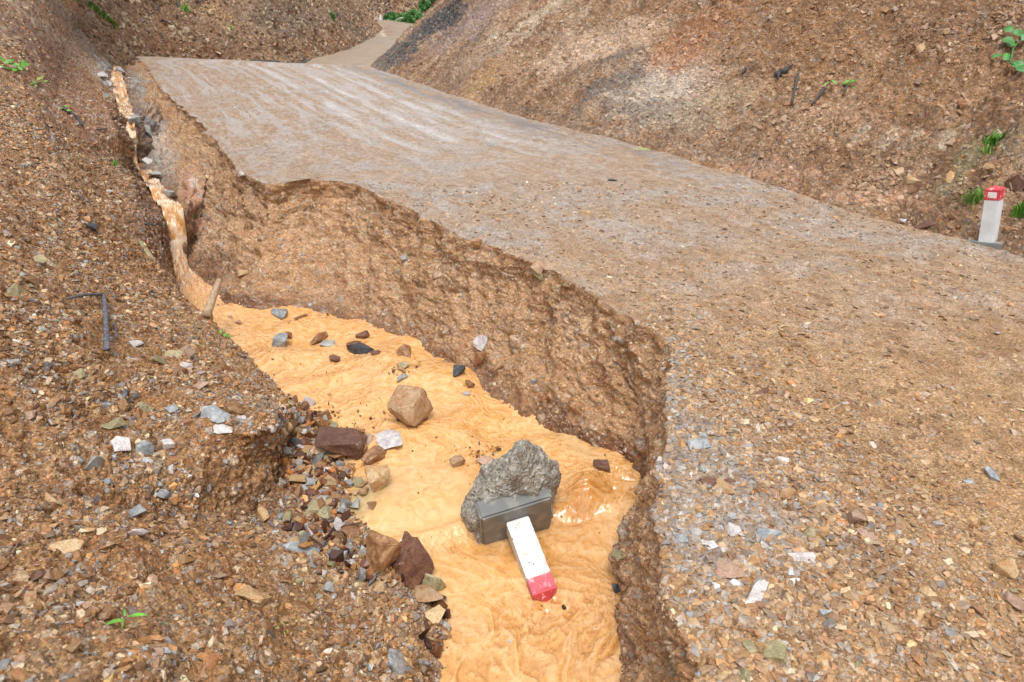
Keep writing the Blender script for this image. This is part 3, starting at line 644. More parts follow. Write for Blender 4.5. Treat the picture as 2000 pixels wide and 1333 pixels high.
PAL = {
 'warm': ['b08452', '98693c', 'bf9663', '7f542f', 'c9ab80', 'b07038', '8f6243', 'c2a27a', '9c7c62', '6f4c32', 'd2bc98', 'aea496', '868480', 'b88449', '9c7348', '5e4634', 'c98f4e'],
 'mixed': ['b98a55', 'a06f3e', 'c79b66', '8a8f94', 'd1b083', '6f7a84', '9b6a48', 'c9c4bc', 'a8866a', '7d5638', 'd9d2c8', 'a3a9ad', 'b5713a', 'b6a083', '9a7a55'],
 'grey': ['8a949c', '6a7681', 'a6afb5', '97a0a6', 'b8bcbd', '9b9284', '78828a', 'b98a55', '8a7866', '566069', '7f8a92'],
 'slope': ['a98563', '967054', 'b99a78', '7e5c42', 'c6ae8e', '9c7457', '8d6b56', 'b59d82', '94806f', '6e5443', 'a48c74', 'bba78e'],
}
def scatter(name, a, b, n, wfun, pal, smin_k=.0029, smin0=.0075, smax=.075, alpha=1.95, label=None, sink=.2, palw=None, mixr=(.1, .5)):
    P = G2[:, a:b]; d = DEP[:, a:b]
    e1_ = P[1:, :-1] - P[:-1, :-1]; e2_ = P[:-1, 1:] - P[:-1, :-1]
    ar = np.linalg.norm(np.cross(e1_, e2_), axis=2)
    px, py = PXo[:-1, a:b - 1], PYo[:-1, a:b - 1]; dd = d[:-1, :-1]
    vis = ((px > -160) & (px < 2160) & (py > -120) & (py < 1460) & (dd > .6))
    sm_ = np.maximum(smin0, smin_k * dd)
    wgt = ar * vis / sm_ ** 2 * wfun(px, py, dd, P[:-1, :-1])
    p = wgt.reshape(-1); p = p / p.sum()
    idx = rng.choice(len(p), size=n, p=p); i, j = idx // ar.shape[1], idx % ar.shape[1]
    s, t = rng.random((n, 1)), rng.random((n, 1))
    pos = P[i, j] * (1 - s) * (1 - t) + P[i + 1, j] * s * (1 - t) + P[i, j + 1] * (1 - s) * t + P[i + 1, j + 1] * s * t
    nn = NV[:, a:b][i, j]
    size = np.minimum(sm_[i, j] * (1 - rng.random(n)) ** (-1 / alpha), smax * rng.uniform(.5, 1, n))
    nn = nn + rng.normal(0, .28, nn.shape); nn /= np.linalg.norm(nn, axis=1)[:, None]
    x = rng.normal(size=(n, 3)); x -= (x * nn).sum(1)[:, None] * nn; x /= np.linalg.norm(x, axis=1)[:, None]
    y = np.cross(nn, x)
    # rotation matrix columns x,y,n -> XYZ euler
    ey = np.arcsin(np.clip(-x[:, 2], -1, 1)); ex = np.arctan2(y[:, 2], nn[:, 2]); ez = np.arctan2(x[:, 1], x[:, 0])
    rot = np.stack([ex, ey, ez], 1)
    scl = size[:, None] * rng.uniform([.9, .7, .6], [1.4, 1.1, 1.25], (n, 3))
    pos = pos + nn * (size * (.25 - sink))[:, None]
    me = bpy.data.meshes.new(name); me.vertices.add(n); me.vertices.foreach_set('co', pos.reshape(-1).astype(np.float32))
    me.attributes.new('gidx', 'INT', 'POINT').data.foreach_set('value', rng.integers(0, 9, n).astype(np.int32))
    me.attributes.new('grot', 'FLOAT_VECTOR', 'POINT').data.foreach_set('vector', rot.reshape(-1).astype(np.float32))
    me.attributes.new('gscl', 'FLOAT_VECTOR', 'POINT').data.foreach_set('vector', scl.reshape(-1).astype(np.float32))
    pc = np.array([C(h) for h in PAL[pal]]); cc = pc[rng.integers(0, len(pc), n)]
    if palw is not None:
        w_ = palw(PXo[:, a:b][i, j], PYo[:, a:b][i, j]); g_ = np.array([C(h) for h in PAL['grey']])
        sel_ = rng.random(n) < w_; cc[sel_] = g_[rng.integers(0, len(g_), sel_.sum())]
    loc = TINT[:, a:b][i, j]; cc = cc * .84 * np.exp(rng.normal(0, .30, (n, 1))); cc = cc * .88 + cc.mean(1, keepdims=True) * .12; cc = np.minimum(cc, .72); mixf = rng.uniform(*mixr, (n, 1)); cc = cc * (1 - mixf) + loc * mixf
    me.attributes.new('gcol', 'FLOAT_COLOR', 'POINT').data.foreach_set('color', np.concatenate([cc, np.ones((n, 1))], 1).reshape(-1).astype(np.float32))
    o = link(name, me); md = o.modifiers.new('scatter', 'NODES'); md.node_group = GT
    tag(o, label, 'gravel', kind='stuff'); return o
def scatter_grid(name, g, tint, n, pal, smin, smax, label, sinks=.25):
    px, py, dd = proj(g); nn_ = normals(g); nn_ = nn_ if (nn_ @ np.array([0, 0, 1.])).mean() > 0 else -nn_
    ar = np.linalg.norm(np.cross(g[1:, :-1] - g[:-1, :-1], g[:-1, 1:] - g[:-1, :-1]), axis=2)
    vis = (px > -80) & (px < 900) & (py > -60) & (py < 220); p = (ar * vis[:-1, :-1] / np.maximum(dd[:-1, :-1], 5) ** 1.6).reshape(-1); p /= p.sum()
    idx = rng.choice(len(p), size=n, p=p); i, j = idx // ar.shape[1], idx % ar.shape[1]; s, t = rng.random((n, 1)), rng.random((n, 1))
    pos = g[i, j] * (1 - s) * (1 - t) + g[i + 1, j] * s * (1 - t) + g[i, j + 1] * (1 - s) * t + g[i + 1, j + 1] * s * t
    size = np.minimum(smin * dd[i, j] / 25 * (1 - rng.random(n)) ** (-1 / 2.2), smax)
    me = bpy.data.meshes.new(name); me.vertices.add(n); me.vertices.foreach_set('co', pos.reshape(-1).astype(np.float32))
    me.attributes.new('gidx', 'INT', 'POINT').data.foreach_set('value', rng.integers(0, 9, n).astype(np.int32))
    me.attributes.new('grot', 'FLOAT_VECTOR', 'POINT').data.foreach_set('vector', rng.uniform(0, 6.28, (n, 3)).reshape(-1).astype(np.float32))
    me.attributes.new('gscl', 'FLOAT_VECTOR', 'POINT').data.foreach_set('vector', (size[:, None] * rng.uniform(.6, 1.2, (n, 3))).reshape(-1).astype(np.float32))
    pc = np.array([C(h) for h in PAL[pal]]); cc = pc[rng.integers(0, len(pc), n)] * .85 * rng.uniform(.7, 1.15, (n, 1))
    me.attributes.new('gcol', 'FLOAT_COLOR', 'POINT').data.foreach_set('color', np.concatenate([cc, np.ones((n, 1))], 1).reshape(-1).astype(np.float32))
    o = link(name, me); md = o.modifiers.new('scatter', 'NODES'); md.node_group = GT; tag(o, label, 'gravel', kind='stuff'); return o
def stones_on(name, g, n, wf, pal, smin, smax, label, up_n=False, alpha=2.2, sink=.3):
    px, py, dd = proj(g); ar = np.linalg.norm(np.cross(g[1:, :-1] - g[:-1, :-1], g[:-1, 1:] - g[:-1, :-1]), axis=2)
    p = (ar * wf(px, py)[:-1, :-1] * (dd[:-1, :-1] > .5)).reshape(-1); p /= p.sum()
    idx = rng.choice(len(p), size=n, p=p); i, j = idx // ar.shape[1], idx % ar.shape[1]
    size = np.minimum(smin * (1 - rng.random(n)) ** (-1 / alpha), smax); pos = g[i, j] + np.array([0, 0, 1.]) * (size * sink)[:, None]
    me = bpy.data.meshes.new(name); me.vertices.add(n); me.vertices.foreach_set('co', pos.reshape(-1).astype(np.float32))
    me.attributes.new('gidx', 'INT', 'POINT').data.foreach_set('value', rng.integers(0, 9, n).astype(np.int32))
    me.attributes.new('grot', 'FLOAT_VECTOR', 'POINT').data.foreach_set('vector', rng.uniform(0, 6.28, (n, 3)).reshape(-1).astype(np.float32))
    me.attributes.new('gscl', 'FLOAT_VECTOR', 'POINT').data.foreach_set('vector', (size[:, None] * rng.uniform(.7, 1.3, (n, 3))).reshape(-1).astype(np.float32))
    pc = np.array([C(h) for h in PAL[pal]]); cc = pc[rng.integers(0, len(pc), n)] * np.exp(rng.normal(-.22, .3, (n, 1))); cc = np.minimum(cc, .7)
    me.attributes.new('gcol', 'FLOAT_COLOR', 'POINT').data.foreach_set('color', np.concatenate([cc, np.ones((n, 1))], 1).reshape(-1).astype(np.float32))
    o = link(name, me); md = o.modifiers.new('scatter', 'NODES'); md.node_group = GT; tag(o, label, 'gravel', kind='stuff'); return o
PAL['heap'] = ['7a4a2c', '8f5a34', '6a3c2a', 'a87440', '5a3626', 'b98a55', '8f8c88', 'a3a09a', '6a4a36', '9b6a48', 'c9ab80', '7c7a78', '4a3028', 'b07038']
GG = lambda px, py, x, y, rx, ry: np.exp(-((px - x) / rx) ** 2 - ((py - y) / ry) ** 2)
stones_on('heap_gravel', G2[:, b2:b4 + 8], 1700, lambda px, py: GG(px, py, 600, 860, 45, 60) + GG(px, py, 635, 930, 55, 40) + .8 * GG(px, py, 640, 1020, 50, 50) + .5 * GG(px, py, 745, 1100, 80, 35) + .25 * GG(px, py, 850, 1230, 18, 60), 'heap', .030, .11, 'wet brown and grey stones heaped along the left shore')
stones_on('stream_pebbles', W2, 420, lambda px, py: GG(px, py, 935, 885, 35, 16) + GG(px, py, 782, 726, 26, 14) + .6 * GG(px, py, 650, 815, 60, 24) + GG(px, py, 738, 905, 14, 12) * .5 + .5 * GG(px, py, 705, 668, 22, 8) + .5 * GG(px, py, 910, 765, 12, 12) + .4 * GG(px, py, 750, 815, 16, 10) + .012, 'heap', .012, .04, 'small stones poking out of the muddy water')
scatter_grid('hillside_rubble', HG, None, 26000, 'slope', .05, .35, 'rubble lying on the far left hillside')
scatter_grid('hillside_rubble', BG_, None, 5000, 'slope', .09, .7, 'rubble lying on the hillside beyond the far bend')
def gp(px, py, x, y, rx, ry): return np.exp(-((px - x) / rx) ** 2 - ((py - y) / ry) ** 2)
def ridge_patch(px, py): return np.clip(gp(px, py, 640, 960, 90, 130) + gp(px, py, 690, 870, 60, 70), 0, 1)
scatter('bank_gravel', 0, b4 + 6, 95000, lambda px, py, d, P: (.12 + 1.25 * sstep(-.3, .45, fbm(P, 2.2, 4, .6, 7.)) + 2.2 * ridge_patch(px, py)) * np.where(d > 9, .4, 1) * (1 - np.clip(1.7 * gp(px, py, 468, 935, 95, 85), 0, .97)),
        'warm', label='loose orange and brown gravel covering the left bank', palw=lambda px, py: .08 + .25 * gp(px, py, 430, 880, 220, 140))
grey_patch = lambda px, py: np.clip(gp(px, py, 1370, 1010, 110, 130) + gp(px, py, 1310, 800, 50, 120) + .7 * gp(px, py, 1460, 1050, 160, 110) + .5 * gp(px, py, 1400, 880, 80, 60), 0, 1)
scatter('road_gravel', rd, s0, 90000, lambda px, py, d, P: .02 * (d < 9) + (.3 + .9 * sstep(-.1, .5, fbm(P, 1.6, 3, .6, 7.))) * np.clip(sstep(3.5, 2.3, d) + .75 * gp(px, py, 1440, 1060, 260, 220), 0, 1) + .9 * grey_patch(px, py),
        'warm', smin0=.006, smax=.065, alpha=1.9, mixr=(.25, .7), label='loose orange and grey gravel on the road edge', palw=lambda px, py: .1 + .75 * grey_patch(px, py))
scatter('wall_gravel', w0, rd, 26000, lambda px, py, d, P: .3 + 1.0 * sstep(0, .6, fbm(P, 3., 3, .6, 7.)), 'slope', smax=.045, sink=.32, label='small stones sticking out of the raw ditch wall')
scatter('slope_gravel', s0, NC, 26000, lambda px, py, d, P: .25 + 1.0 * sstep(-.1, .6, fbm(P, 1.1, 3, .6, 7.)), 'slope', smin_k=.0024, smax=.12, alpha=2.2, sink=.28, mixr=(.6, 1.0), label='stones and rubble covering the cut slope')

# ------------------------------------------------------------------ stones one can pick out
def frame_at(px, py, ang):
    """surface frame whose X runs along the given image direction; also metres per photo pixel along X and Y"""
    t, p, n = hit(px, py)
    n = n / np.linalg.norm(n)
    def on(ax, ay):
        d = ray(ax, ay); k_ = (p @ n) / (d @ n) if abs(d @ n) > .12 else t
        return d * k_
    a = math.radians(ang); vx = on(px + 6 * math.cos(a), py - 6 * math.sin(a)) - p
    vx -= (vx @ n) * n; mx = np.linalg.norm(vx) / 6; vx /= np.linalg.norm(vx)
    vy = np.cross(n, vx); return t, p, n, vx, vy, mx
def place_stone(px, py, w, h, ang, mat, seed, flat, name='stone', detail=2, sink=.28, blocky=.3, n=12, rough=.05, tilt=8):
    t, p, nrm, vx, vy, mx = frame_at(px, py, ang)
    m = t / FPX; sx = w * min(mx, m * 1.5); sy = h * m * (1.15 if flat > .45 else 1.7); sy = min(sy, sx * 1.25); sz = flat * min(sx, sy) * 1.15
    vv = abs(float((p / np.linalg.norm(p)) @ nrm)); sz = max(sz, (1 - min(1, vv / .45)) * h * m * .95); sy = min(sy, sx)
    sub = detail
    me = hull_mesh(name, seed, n, 1.0, sub, rough, blocky)
    co = np.empty(len(me.vertices) * 3); me.vertices.foreach_get('co', co); co = co.reshape(-1, 3)
    mn, mxx = co.min(0), co.max(0); co = (co - (mn + mxx) / 2) / (mxx - mn); co *= (sx, sy, sz); me.vertices.foreach_set('co', co.reshape(-1)); me.update()
    o = link(name, me, RM[mat])
    Rm = Matrix((Vector(vx), Vector(vy), Vector(nrm))).transposed()
    q = Quaternion((random.uniform(-1, 1), random.uniform(-1, 1), 0), math.radians(random.uniform(-tilt, tilt)))
    o.rotation_mode = 'QUATERNION'; o.rotation_quaternion = Rm.to_quaternion() @ q
    o.location = Vector(p + nrm * sz * (.5 - sink)); return o
# px, py, width, height (photo pixels), angle, material, thickness, name, category, label, sink
HERO = [
 (803, 822, 62, 66, 70, 'tan', .95, 'boulder', 'tall tan boulder standing in the middle of the stream', .2),
 (668, 880, 88, 58, -8, 'maroon', .75, 'boulder', 'large smooth maroon boulder at the left shore of the stream', .25),
 (729, 896, 46, 32, 20, 'rust', .7, 'rock', 'small pointed brown rock just right of the large maroon boulder', .25),
 (738, 948, 38, 44, 80, 'ochre', .9, 'rock', 'upright ochre rock at the upper edge of the calm pool', .2),
 (720, 1105, 66, 66, 70, 'rust', 1.0, 'boulder', 'jagged rusty boulder like a stump, left one of the pair below the calm pool', .15),
 (793, 1118, 72, 76, -50, 'maroon', .8, 'boulder', 'dark purple brown flat faced boulder, right one of the pair below the calm pool', .2),
 (872, 1112, 44, 44, 60, 'olive', .7, 'rock', 'greenish grey rock standing in the water right of the purple brown boulder', .25),
 (895, 1130, 52, 20, 25, 'rust', .35, 'rock', 'low brown wedge of rock lying in front of the greenish grey rock', .2),
 (826, 1165, 84, 30, -5, 'tan', .3, 'stone slab', 'flat pale tan stone slab at the water edge below the purple brown boulder', .2),
 (758, 862, 48, 30, -35, 'white', .3, 'stone slab', 'pale flat slab lying in the water below the tall tan boulder', .3),
 (716, 860, 32, 18, -10, 'pink', .35, 'stone', 'purplish flat stone between the maroon boulder and the pale slab in the water', .3),
 (692, 814, 44, 26, -10, 'blue', .5, 'stone', 'pale blue grey stone at the top of the rock pile by the stream', .3),
 (664, 798, 28, 24, 30, 'grey', .7, 'stone', 'round grey stone left of the pale blue grey one at the shore', .25),
 (760, 812, 34, 24, 0, 'rust', .6, 'stone', 'dark rusty stone leaning on the left side of the tall tan boulder', .3),
 (756, 830, 26, 18, 0, 'grey', .6, 'stone', 'small grey stone under the rusty one beside the tall tan boulder', .3),
 (622, 668, 36, 26, 25, 'rust', .75, 'rock', 'brown rock in the upper stream with water breaking over it', .3),
 (640, 674, 30, 12, 10, 'grey', .4, 'stone', 'flat grey stone touching the right side of the brown rock in the upper stream', .3),
 (548, 673, 26, 28, 60, 'blue', .7, 'stone', 'purplish grey stone in the upper stream near the left bank', .25),
 (560, 660, 22, 16, 0, 'rust', .7, 'stone', 'small brown stone behind the purplish grey one in the upper stream', .25),
 (708, 687, 44, 26, -10, 'black', .6, 'rock', 'dark shiny rock cluster stone near the far wall of the stream', .25),
 (690, 682, 26, 20, 0, 'maroon', .7, 'stone', 'maroon stone against the left of the dark shiny rock', .25),
 (733, 692, 22, 12, 0, 'maroon', .6, 'stone', 'small maroon stone against the right of the dark shiny rock', .25),
 (654, 706, 20, 14, 0, 'maroon', .7, 'stone', 'lone dark brown stone in the water below the dark shiny rock', .25),
 (549, 616, 32, 18, -45, 'blue', .4, 'stone slab', 'light blue grey slab at the far end of the stream by the wall foot', .2),
 (586, 620, 34, 12, 10, 'rust', .5, 'stone', 'flat brown stone at the wall foot right of the light blue grey slab', .25),
 (603, 597, 12, 10, 0, 'blue', .7, 'stone', 'little pale blue stone stuck at the wall foot above the stream', .25),
 (705, 658, 30, 20, -10, 'maroon', .7, 'stone', 'dark red brown stone at the wall foot beyond the dark shiny rock', .25),
 (793, 690, 26, 26, 60, 'rust', .8, 'stone', 'brown stone at the shore below the far wall, left of the grey cluster', .25),
 (776, 722, 28, 16, 0, 'tan', .5, 'stone', 'flat tan stone in shallow water of the grey cluster', .25),
 (788, 718, 22, 16, 30, 'olive', .5, 'stone', 'greenish stone on top of the grey cluster in shallow water', .2),
 (783, 741, 24, 10, 30, 'grey', .4, 'stone', 'thin grey stone below the grey cluster in shallow water', .25),
 (897, 730, 24, 22, 0, 'black', .8, 'stone', 'black angular stone at the foot of the far wall', .25),
 (918, 754, 20, 18, 0, 'rust', .7, 'stone', 'small brown stone at the wall foot right of the black one', .25),
 (911, 772, 16, 12, 0, 'grey', .6, 'stone', 'small purplish stone in the water edge below the black one', .25),
 (615, 762, 16, 12, 20, 'black', .8, 'stone', 'tiny dark pointed stone alone in the water near the left bank', .25),
 (563, 742, 26, 10, 10, 'olive', .5, 'stone', 'half drowned olive stone near the left bank of the stream', .3),
 (943, 672, 34, 42, 60, 'white', .6, 'rock', 'pale block with a rusty lower side stuck in the middle of the wall', .35),
 (942, 698, 28, 20, 20, 'rust', .6, 'rock', 'rusty block under the pale one in the middle of the wall', .35),
 (972, 716, 26, 22, 45, 'tan', .5, 'stone', 'tan stone in the wall right below the pale block', .35),
 (1040, 744, 14, 12, 0, 'blue', .7, 'stone', 'small blue grey stone low in the wall', .3),
 (855, 537, 24, 14, 5, 'pink', .5, 'stone', 'purplish oval stone in the upper wall', .35),
 (791, 506, 14, 12, 0, 'blue', .7, 'stone', 'small blue grey stone in the upper wall left of the purplish oval', .3),
 (932, 474, 26, 12, -15, 'rust', .4, 'stone', 'flat rusty stone lying on the lip of the wall', .2),
 (1050, 520, 34, 24, -20, 'tan', .5, 'stone', 'broken brownish stone in the wall just under the lip', .3),
 (1052, 534, 26, 14, -40, 'olive', .5, 'stone', 'olive splinter under the broken brownish stone in the wall', .3),
 (893, 909, 34, 24, 0, 'tan', .8, 'clod', 'gravelly lump of earth in the water left of the fallen marker post', .25),
 (955, 912, 58, 28, 5, 'pink', .6, 'rock', 'reddish rock behind the left side of the concrete footing', .25),
 (1204, 1152, 28, 20, 30, 'black', .6, 'stone', 'dark stone in the water at the foot of the near right wall', .25),
 (1222, 1146, 16, 12, 30, 'tan', .7, 'stone', 'tan stone beside the dark one at the foot of the near right wall', .25),
 (1100, 1036, 28, 13, 20, 'olive', .35, 'stone', 'olive splinter of stone in the water right of the fallen marker post', .25),
 (1175, 915, 34, 20, 0, 'maroon', .7, 'stone', 'dark red brown stone in the hollow where wall and water meet on the right', .25),
 (1412, 958, 54, 28, -18, 'ochre', .5, 'rock', 'orange tan wedge of stone on the gravel of the road shoulder', .15),
 (1402, 946, 56, 14, 5, 'maroon', .3, 'stone slab', 'dark flat stone behind the orange tan wedge on the shoulder', .25),
 (1567, 1092, 34, 26, 5, 'white', .5, 'stone', 'pinkish white quartz stone on the road shoulder', .2),
 (1478, 1167, 64, 22, 82, 'white', .5, 'stone', 'long whitish stone pointing along the shoulder', .2),
 (1425, 1117, 60, 34, -15, 'pink', .22, 'stone slab', 'flat pinkish brown slab above the long whitish stone', .3),
 (1460, 1266, 54, 28, -5, 'olive', .5, 'stone', 'olive stone at the bottom of the shoulder, left of its twin', .2),
 (1513, 1278, 46, 28, -10, 'olive', .45, 'stone', 'square olive stone at the bottom of the shoulder, right of its twin', .2),
 (1452, 1318, 24, 26, 70, 'olive', .6, 'stone', 'dark olive pointed stone at the bottom edge under the two olive ones', .2),
 (1492, 1312, 40, 20, 0, 'tan', .4, 'stone', 'flat khaki stone at the bottom edge under the square olive one', .25),
 (1535, 972, 28, 26, 0, 'tan', .7, 'stone', 'tan block in the middle of the shoulder gravel', .2),
 (1511, 968, 16, 22, 70, 'pink', .5, 'stone', 'pale upright chip left of the tan block on the shoulder', .2),
 (1672, 1022, 34, 34, 80, 'pink', .8, 'stone', 'pinkish tan block right of the shoulder gravel', .15),
 (1690, 1052, 22, 22, -40, 'pink', .3, 'stone', 'thin reddish slab below the pinkish tan block', .25),
 (1707, 1076, 16, 24, -70, 'pink', .3, 'stone', 'second thin reddish slab, the lower right one below the pinkish tan block', .25),
 (1580, 1043, 30, 26, -30, 'olive', .6, 'stone', 'green and cream stone in the middle of the shoulder', .2),
 (1937, 931, 46, 16, -25, 'blue', .45, 'stone slab', 'blue grey slab alone on the road at the right', .2),
 (1893, 941, 18, 9, -25, 'blue', .5, 'stone', 'small blue grey chip left of the blue grey slab on the road', .25),
 (1362, 872, 38, 24, -5, 'blue', .6, 'stone', 'dark blue grey stone at the head of the grey gravel', .15),
 (1371, 918, 24, 22, 0, 'grey', .7, 'stone', 'light grey stone in the grey gravel just above the orange tan wedge', .2),
 (1330, 1058, 28, 24, 0, 'blue', .7, 'stone', 'blue grey block at the left rim of the grey gravel', .2),
 (1358, 1046, 26, 22, 20, 'grey', .7, 'stone', 'pale grey block right of the blue grey block in the grey gravel', .2),
 (1388, 1068, 22, 20, 0, 'white', .6, 'stone', 'whitish stone at the foot of the grey gravel', .2),
 (1432, 1040, 24, 26, 60, 'white', .5, 'stone', 'pale chip at the right end of the grey gravel', .2),
 (1327, 1113, 34, 16, 5, 'grey', .5, 'stone', 'grey wedge near the lip below the grey gravel', .2),
 (1500, 1045, 40, 24, 5, 'blue', .5, 'stone', 'blue grey slab with an orange stone on it', .25),
 (1506, 1038, 26, 12, 0, 'rust', .5, 'stone', 'orange flat stone on top of the blue grey slab', .1),
 (1630, 1066, 24, 16, 0, 'blue', .6, 'stone', 'dark blue stone left of the thin reddish slabs', .2),
 (1599, 1062, 20, 16, 20, 'grey', .6, 'stone', 'light blue grey stone left of the dark blue stone', .2),
 (1471, 1096, 18, 24, 80, 'ochre', .8, 'stone', 'round orange stone right above the pinkish brown slab', .2),
 (1616, 1197, 18, 18, 0, 'blue', .6, 'stone', 'square bluish stone low on the shoulder', .2),
 (1752, 1160, 38, 32, -30, 'rust', .5, 'stone', 'brown and grey striped stone low on the right', .2),
 (1962, 1118, 38, 34, 0, 'ochre', .8, 'rock', 'orange rock at the right edge of the gravel', .2),
 (1984, 1182, 46, 22, -35, 'pink', .35, 'stone slab', 'reddish slab cut by the right edge of the picture', .2),
 (1810, 1165, 22, 22, -30, 'ochre', .6, 'stone', 'yellow stone low on the right', .2),
 (1552, 1136, 22, 12, 0, 'white', .5, 'stone', 'small white chip below the quartz stone', .2),
 (1296, 722, 18, 10, 0, 'white', .5, 'stone', 'small white stone on the lip at the corner of the wall', .2),
 (1312, 731, 16, 9, 0, 'grey', .5, 'stone', 'second pale stone on the lip, right of the small white one', .2),
 (1490, 766, 26, 8, 10, 'maroon', .3, 'leaf', 'dry dark red leaf on the road', .1),
 (267, 1045, 42, 26, 15, 'white', .5, 'rock', 'pale pinkish white rock on the left bank', .2),
 (265, 1005, 32, 24, 40, 'blue', .6, 'stone', 'blue grey stone with a white streak above the pinkish white rock', .2),
 (319, 966, 32, 17, 0, 'blue', .5, 'stone', 'blue grey stone right of the streaked one on the left bank', .2),
 (322, 950, 18, 9, 0, 'blue', .5, 'stone', 'smaller blue grey stone just above the other on the left bank', .2),
 (210, 943, 16, 14, 0, 'blue', .6, 'stone', 'small round blue grey stone below the long grey one', .2),
 (588, 1076, 62, 24, -30, 'blue', .5, 'rock', 'long blue grey stone with white ends near the boulders of the left shore', .2),
 (497, 1172, 52, 46, -20, 'ochre', .5, 'rock', 'fan shaped orange and yellow rock in the foreground gravel', .2),
 (593, 1186, 42, 30, -10, 'rust', .2, 'stone slab', 'flat orange slab right of the fan shaped rock', .35),
 (36, 1140, 50, 52, 80, 'tan', .9, 'boulder', 'big blurred tan block at the left edge of the picture', .2),
 (75, 1130, 30, 26, 20, 'maroon', .6, 'stone', 'dark red stone right of the big tan block at the left edge', .25),
 (180, 908, 46, 16, 38, 'grey', .45, 'stone', 'long grey stone lying slantwise on the left bank', .2),
 (234, 873, 44, 20, 0, 'white', .4, 'stone', 'pale flat stone in the middle of the left bank', .2),
 (280, 876, 38, 22, 5, 'blue', .4, 'stone', 'bluish flat stone right of the pale flat one', .2),
 (328, 871, 28, 18, 5, 'white', .6, 'stone', 'whitish stone right of the bluish flat one', .2),
 (222, 832, 50, 22, 15, 'olive', .35, 'stone', 'greenish grey slab above the pale flat stone', .25),
 (422, 812, 48, 20, -20, 'blue', .3, 'stone slab', 'light blue grey slab on top of the earth block of the left bank', .2),
 (455, 804, 36, 26, -10, 'rust', .7, 'rock', 'rusty orange stone beside the light blue grey slab', .2),
 (386, 812, 24, 14, 0, 'grey', .6, 'stone', 'pale grey stone left of the light blue grey slab', .2),
 (434, 836, 50, 20, -15, 'white', .2, 'stone slab', 'crumbling whitish shale patch below the light blue grey slab', .2),
 (471, 821, 14, 16, 70, 'white', .6, 'stone', 'small pale stone right of the rusty orange one', .2),
 (334, 800, 20, 16, 30, 'blue', .6, 'stone', 'light blue stone in the upper gravel of the left bank', .2),
 (208, 793, 16, 14, 0, 'blue', .6, 'stone', 'small light blue stone at the left of the upper gravel', .2),
 (283, 798, 28, 16, 0, 'olive', .4, 'stone', 'olive chip between the two light blue stones', .25),
 (263, 674, 22, 14, -5, 'white', .6, 'stone', 'white oval stone on the left slope', .2),
 (312, 708, 42, 20, -15, 'olive', .5, 'rock', 'olive yellow rock on the left slope', .2),
 (341, 696, 34, 22, 0, 'olive', .5, 'stone', 'khaki slab behind the olive yellow rock', .3),
 (362, 692, 20, 22, 70, 'pink', .7, 'stone', 'mauve stone right of the khaki slab', .25),
 (434, 724, 32, 22, -25, 'rust', .6, 'stone', 'rusty stone near the brink of the left bank', .2),
 (391, 752, 28, 16, 0, 'pink', .2, 'stone slab', 'flat pinkish disc of stone half way down the left bank', .4),
 (365, 716, 28, 10, -10, 'white', .4, 'stone', 'narrow whitish stone under the mauve one', .25),
 (350, 728, 22, 22, 60, 'rust', .6, 'stone', 'reddish brown stone under the narrow whitish one', .25),
 (155, 733, 22, 14, 10, 'olive', .4, 'stone', 'tan green chip on the left slope below the bent stalk', .3),
 (123, 707, 30, 10, -5, 'ochre', .5, 'stone', 'ochre chip left of the bent stalk foot', .3),
 (26, 575, 28, 28, 70, 'olive', .5, 'stone', 'olive grey stone at the far left of the slope', .25),
 (62, 552, 44, 26, 30, 'rust', .5, 'rock', 'dark brown rock at the left edge above the olive grey stone', .3),
 (75, 512, 32, 20, -25, 'olive', .6, 'rock', 'brownish pointed rock on the upper left slope', .25),
 (80, 645, 26, 10, 5, 'blue', .4, 'stone', 'thin blue grey chip left of the bent stalk', .25),
 (115, 611, 22, 10, 5, 'blue', .5, 'stone', 'blue grey stone under the top of the bent stalk', .25),
 (285, 492, 46, 10, -50, 'olive', .5, 'stone', 'long narrow olive slab on the left slope by the waterfall', .2),
 (178, 445, 24, 18, -20, 'black', .7, 'stone', 'black stone on the left slope', .2),
 (331, 543, 18, 8, 70, 'grey', .5, 'stone', 'pale narrow stone on the brink left of the stream', .2),
 (55, 812, 18, 18, 60, 'pink', .6, 'stone', 'small pinkish block at the left edge of the bank', .2),
 (100, 980, 40, 18, -10, 'ochre', .4, 'stone', 'yellow tan flat stone at the left of the bank', .3),
 (128, 1075, 60, 22, 18, 'ochre', .35, 'stone', 'long ochre slab on the rim of the foreground mound', .3),
 (205, 1070, 50, 14, 5, 'tan', .35, 'stone', 'long tan slab right of the ochre one on the mound rim', .3),
 (728, 1268, 34, 18, -30, 'blue', .5, 'stone', 'pale blue stone at the bottom of the foreground gravel', .2),
 (775, 1300, 62, 26, -35, 'blue', .4, 'stone', 'large bluish white slab at the bottom edge of the foreground gravel', .2),
 (870, 1222, 18, 10, -35, 'white', .6, 'stone', 'little white stone at the water edge near the bottom', .2),
 (852, 1214, 20, 12, 0, 'grey', .5, 'stone', 'grey chip left of the little white stone', .2),
 (684, 1102, 16, 28, 80, 'white', .6, 'stone', 'whitish oblong stone left of the rusty stump like boulder', .2),
 (742, 1150, 20, 22, 70, 'ochre', .7, 'stone', 'ochre stone under the rusty stump like boulder', .2),
 (632, 942, 50, 26, -5, 'maroon', .3, 'rock', 'dark red flat rock on the heap left of the ochre rock', .2),
 (636, 962, 44, 22, -10, 'maroon', .5, 'rock', 'dark red brown rock under the dark red flat one', .25),
 (655, 975, 34, 20, -10, 'rust', .6, 'rock', 'bright rusty rock at the left corner of the calm pool', .2),
 (677, 920, 34, 18, -10, 'rust', .6, 'stone', 'brown oblong stone under the maroon boulder', .2),
 (700, 944, 34, 18, -30, 'tan', .6, 'stone', 'tan brown stone left of the ochre rock', .2),
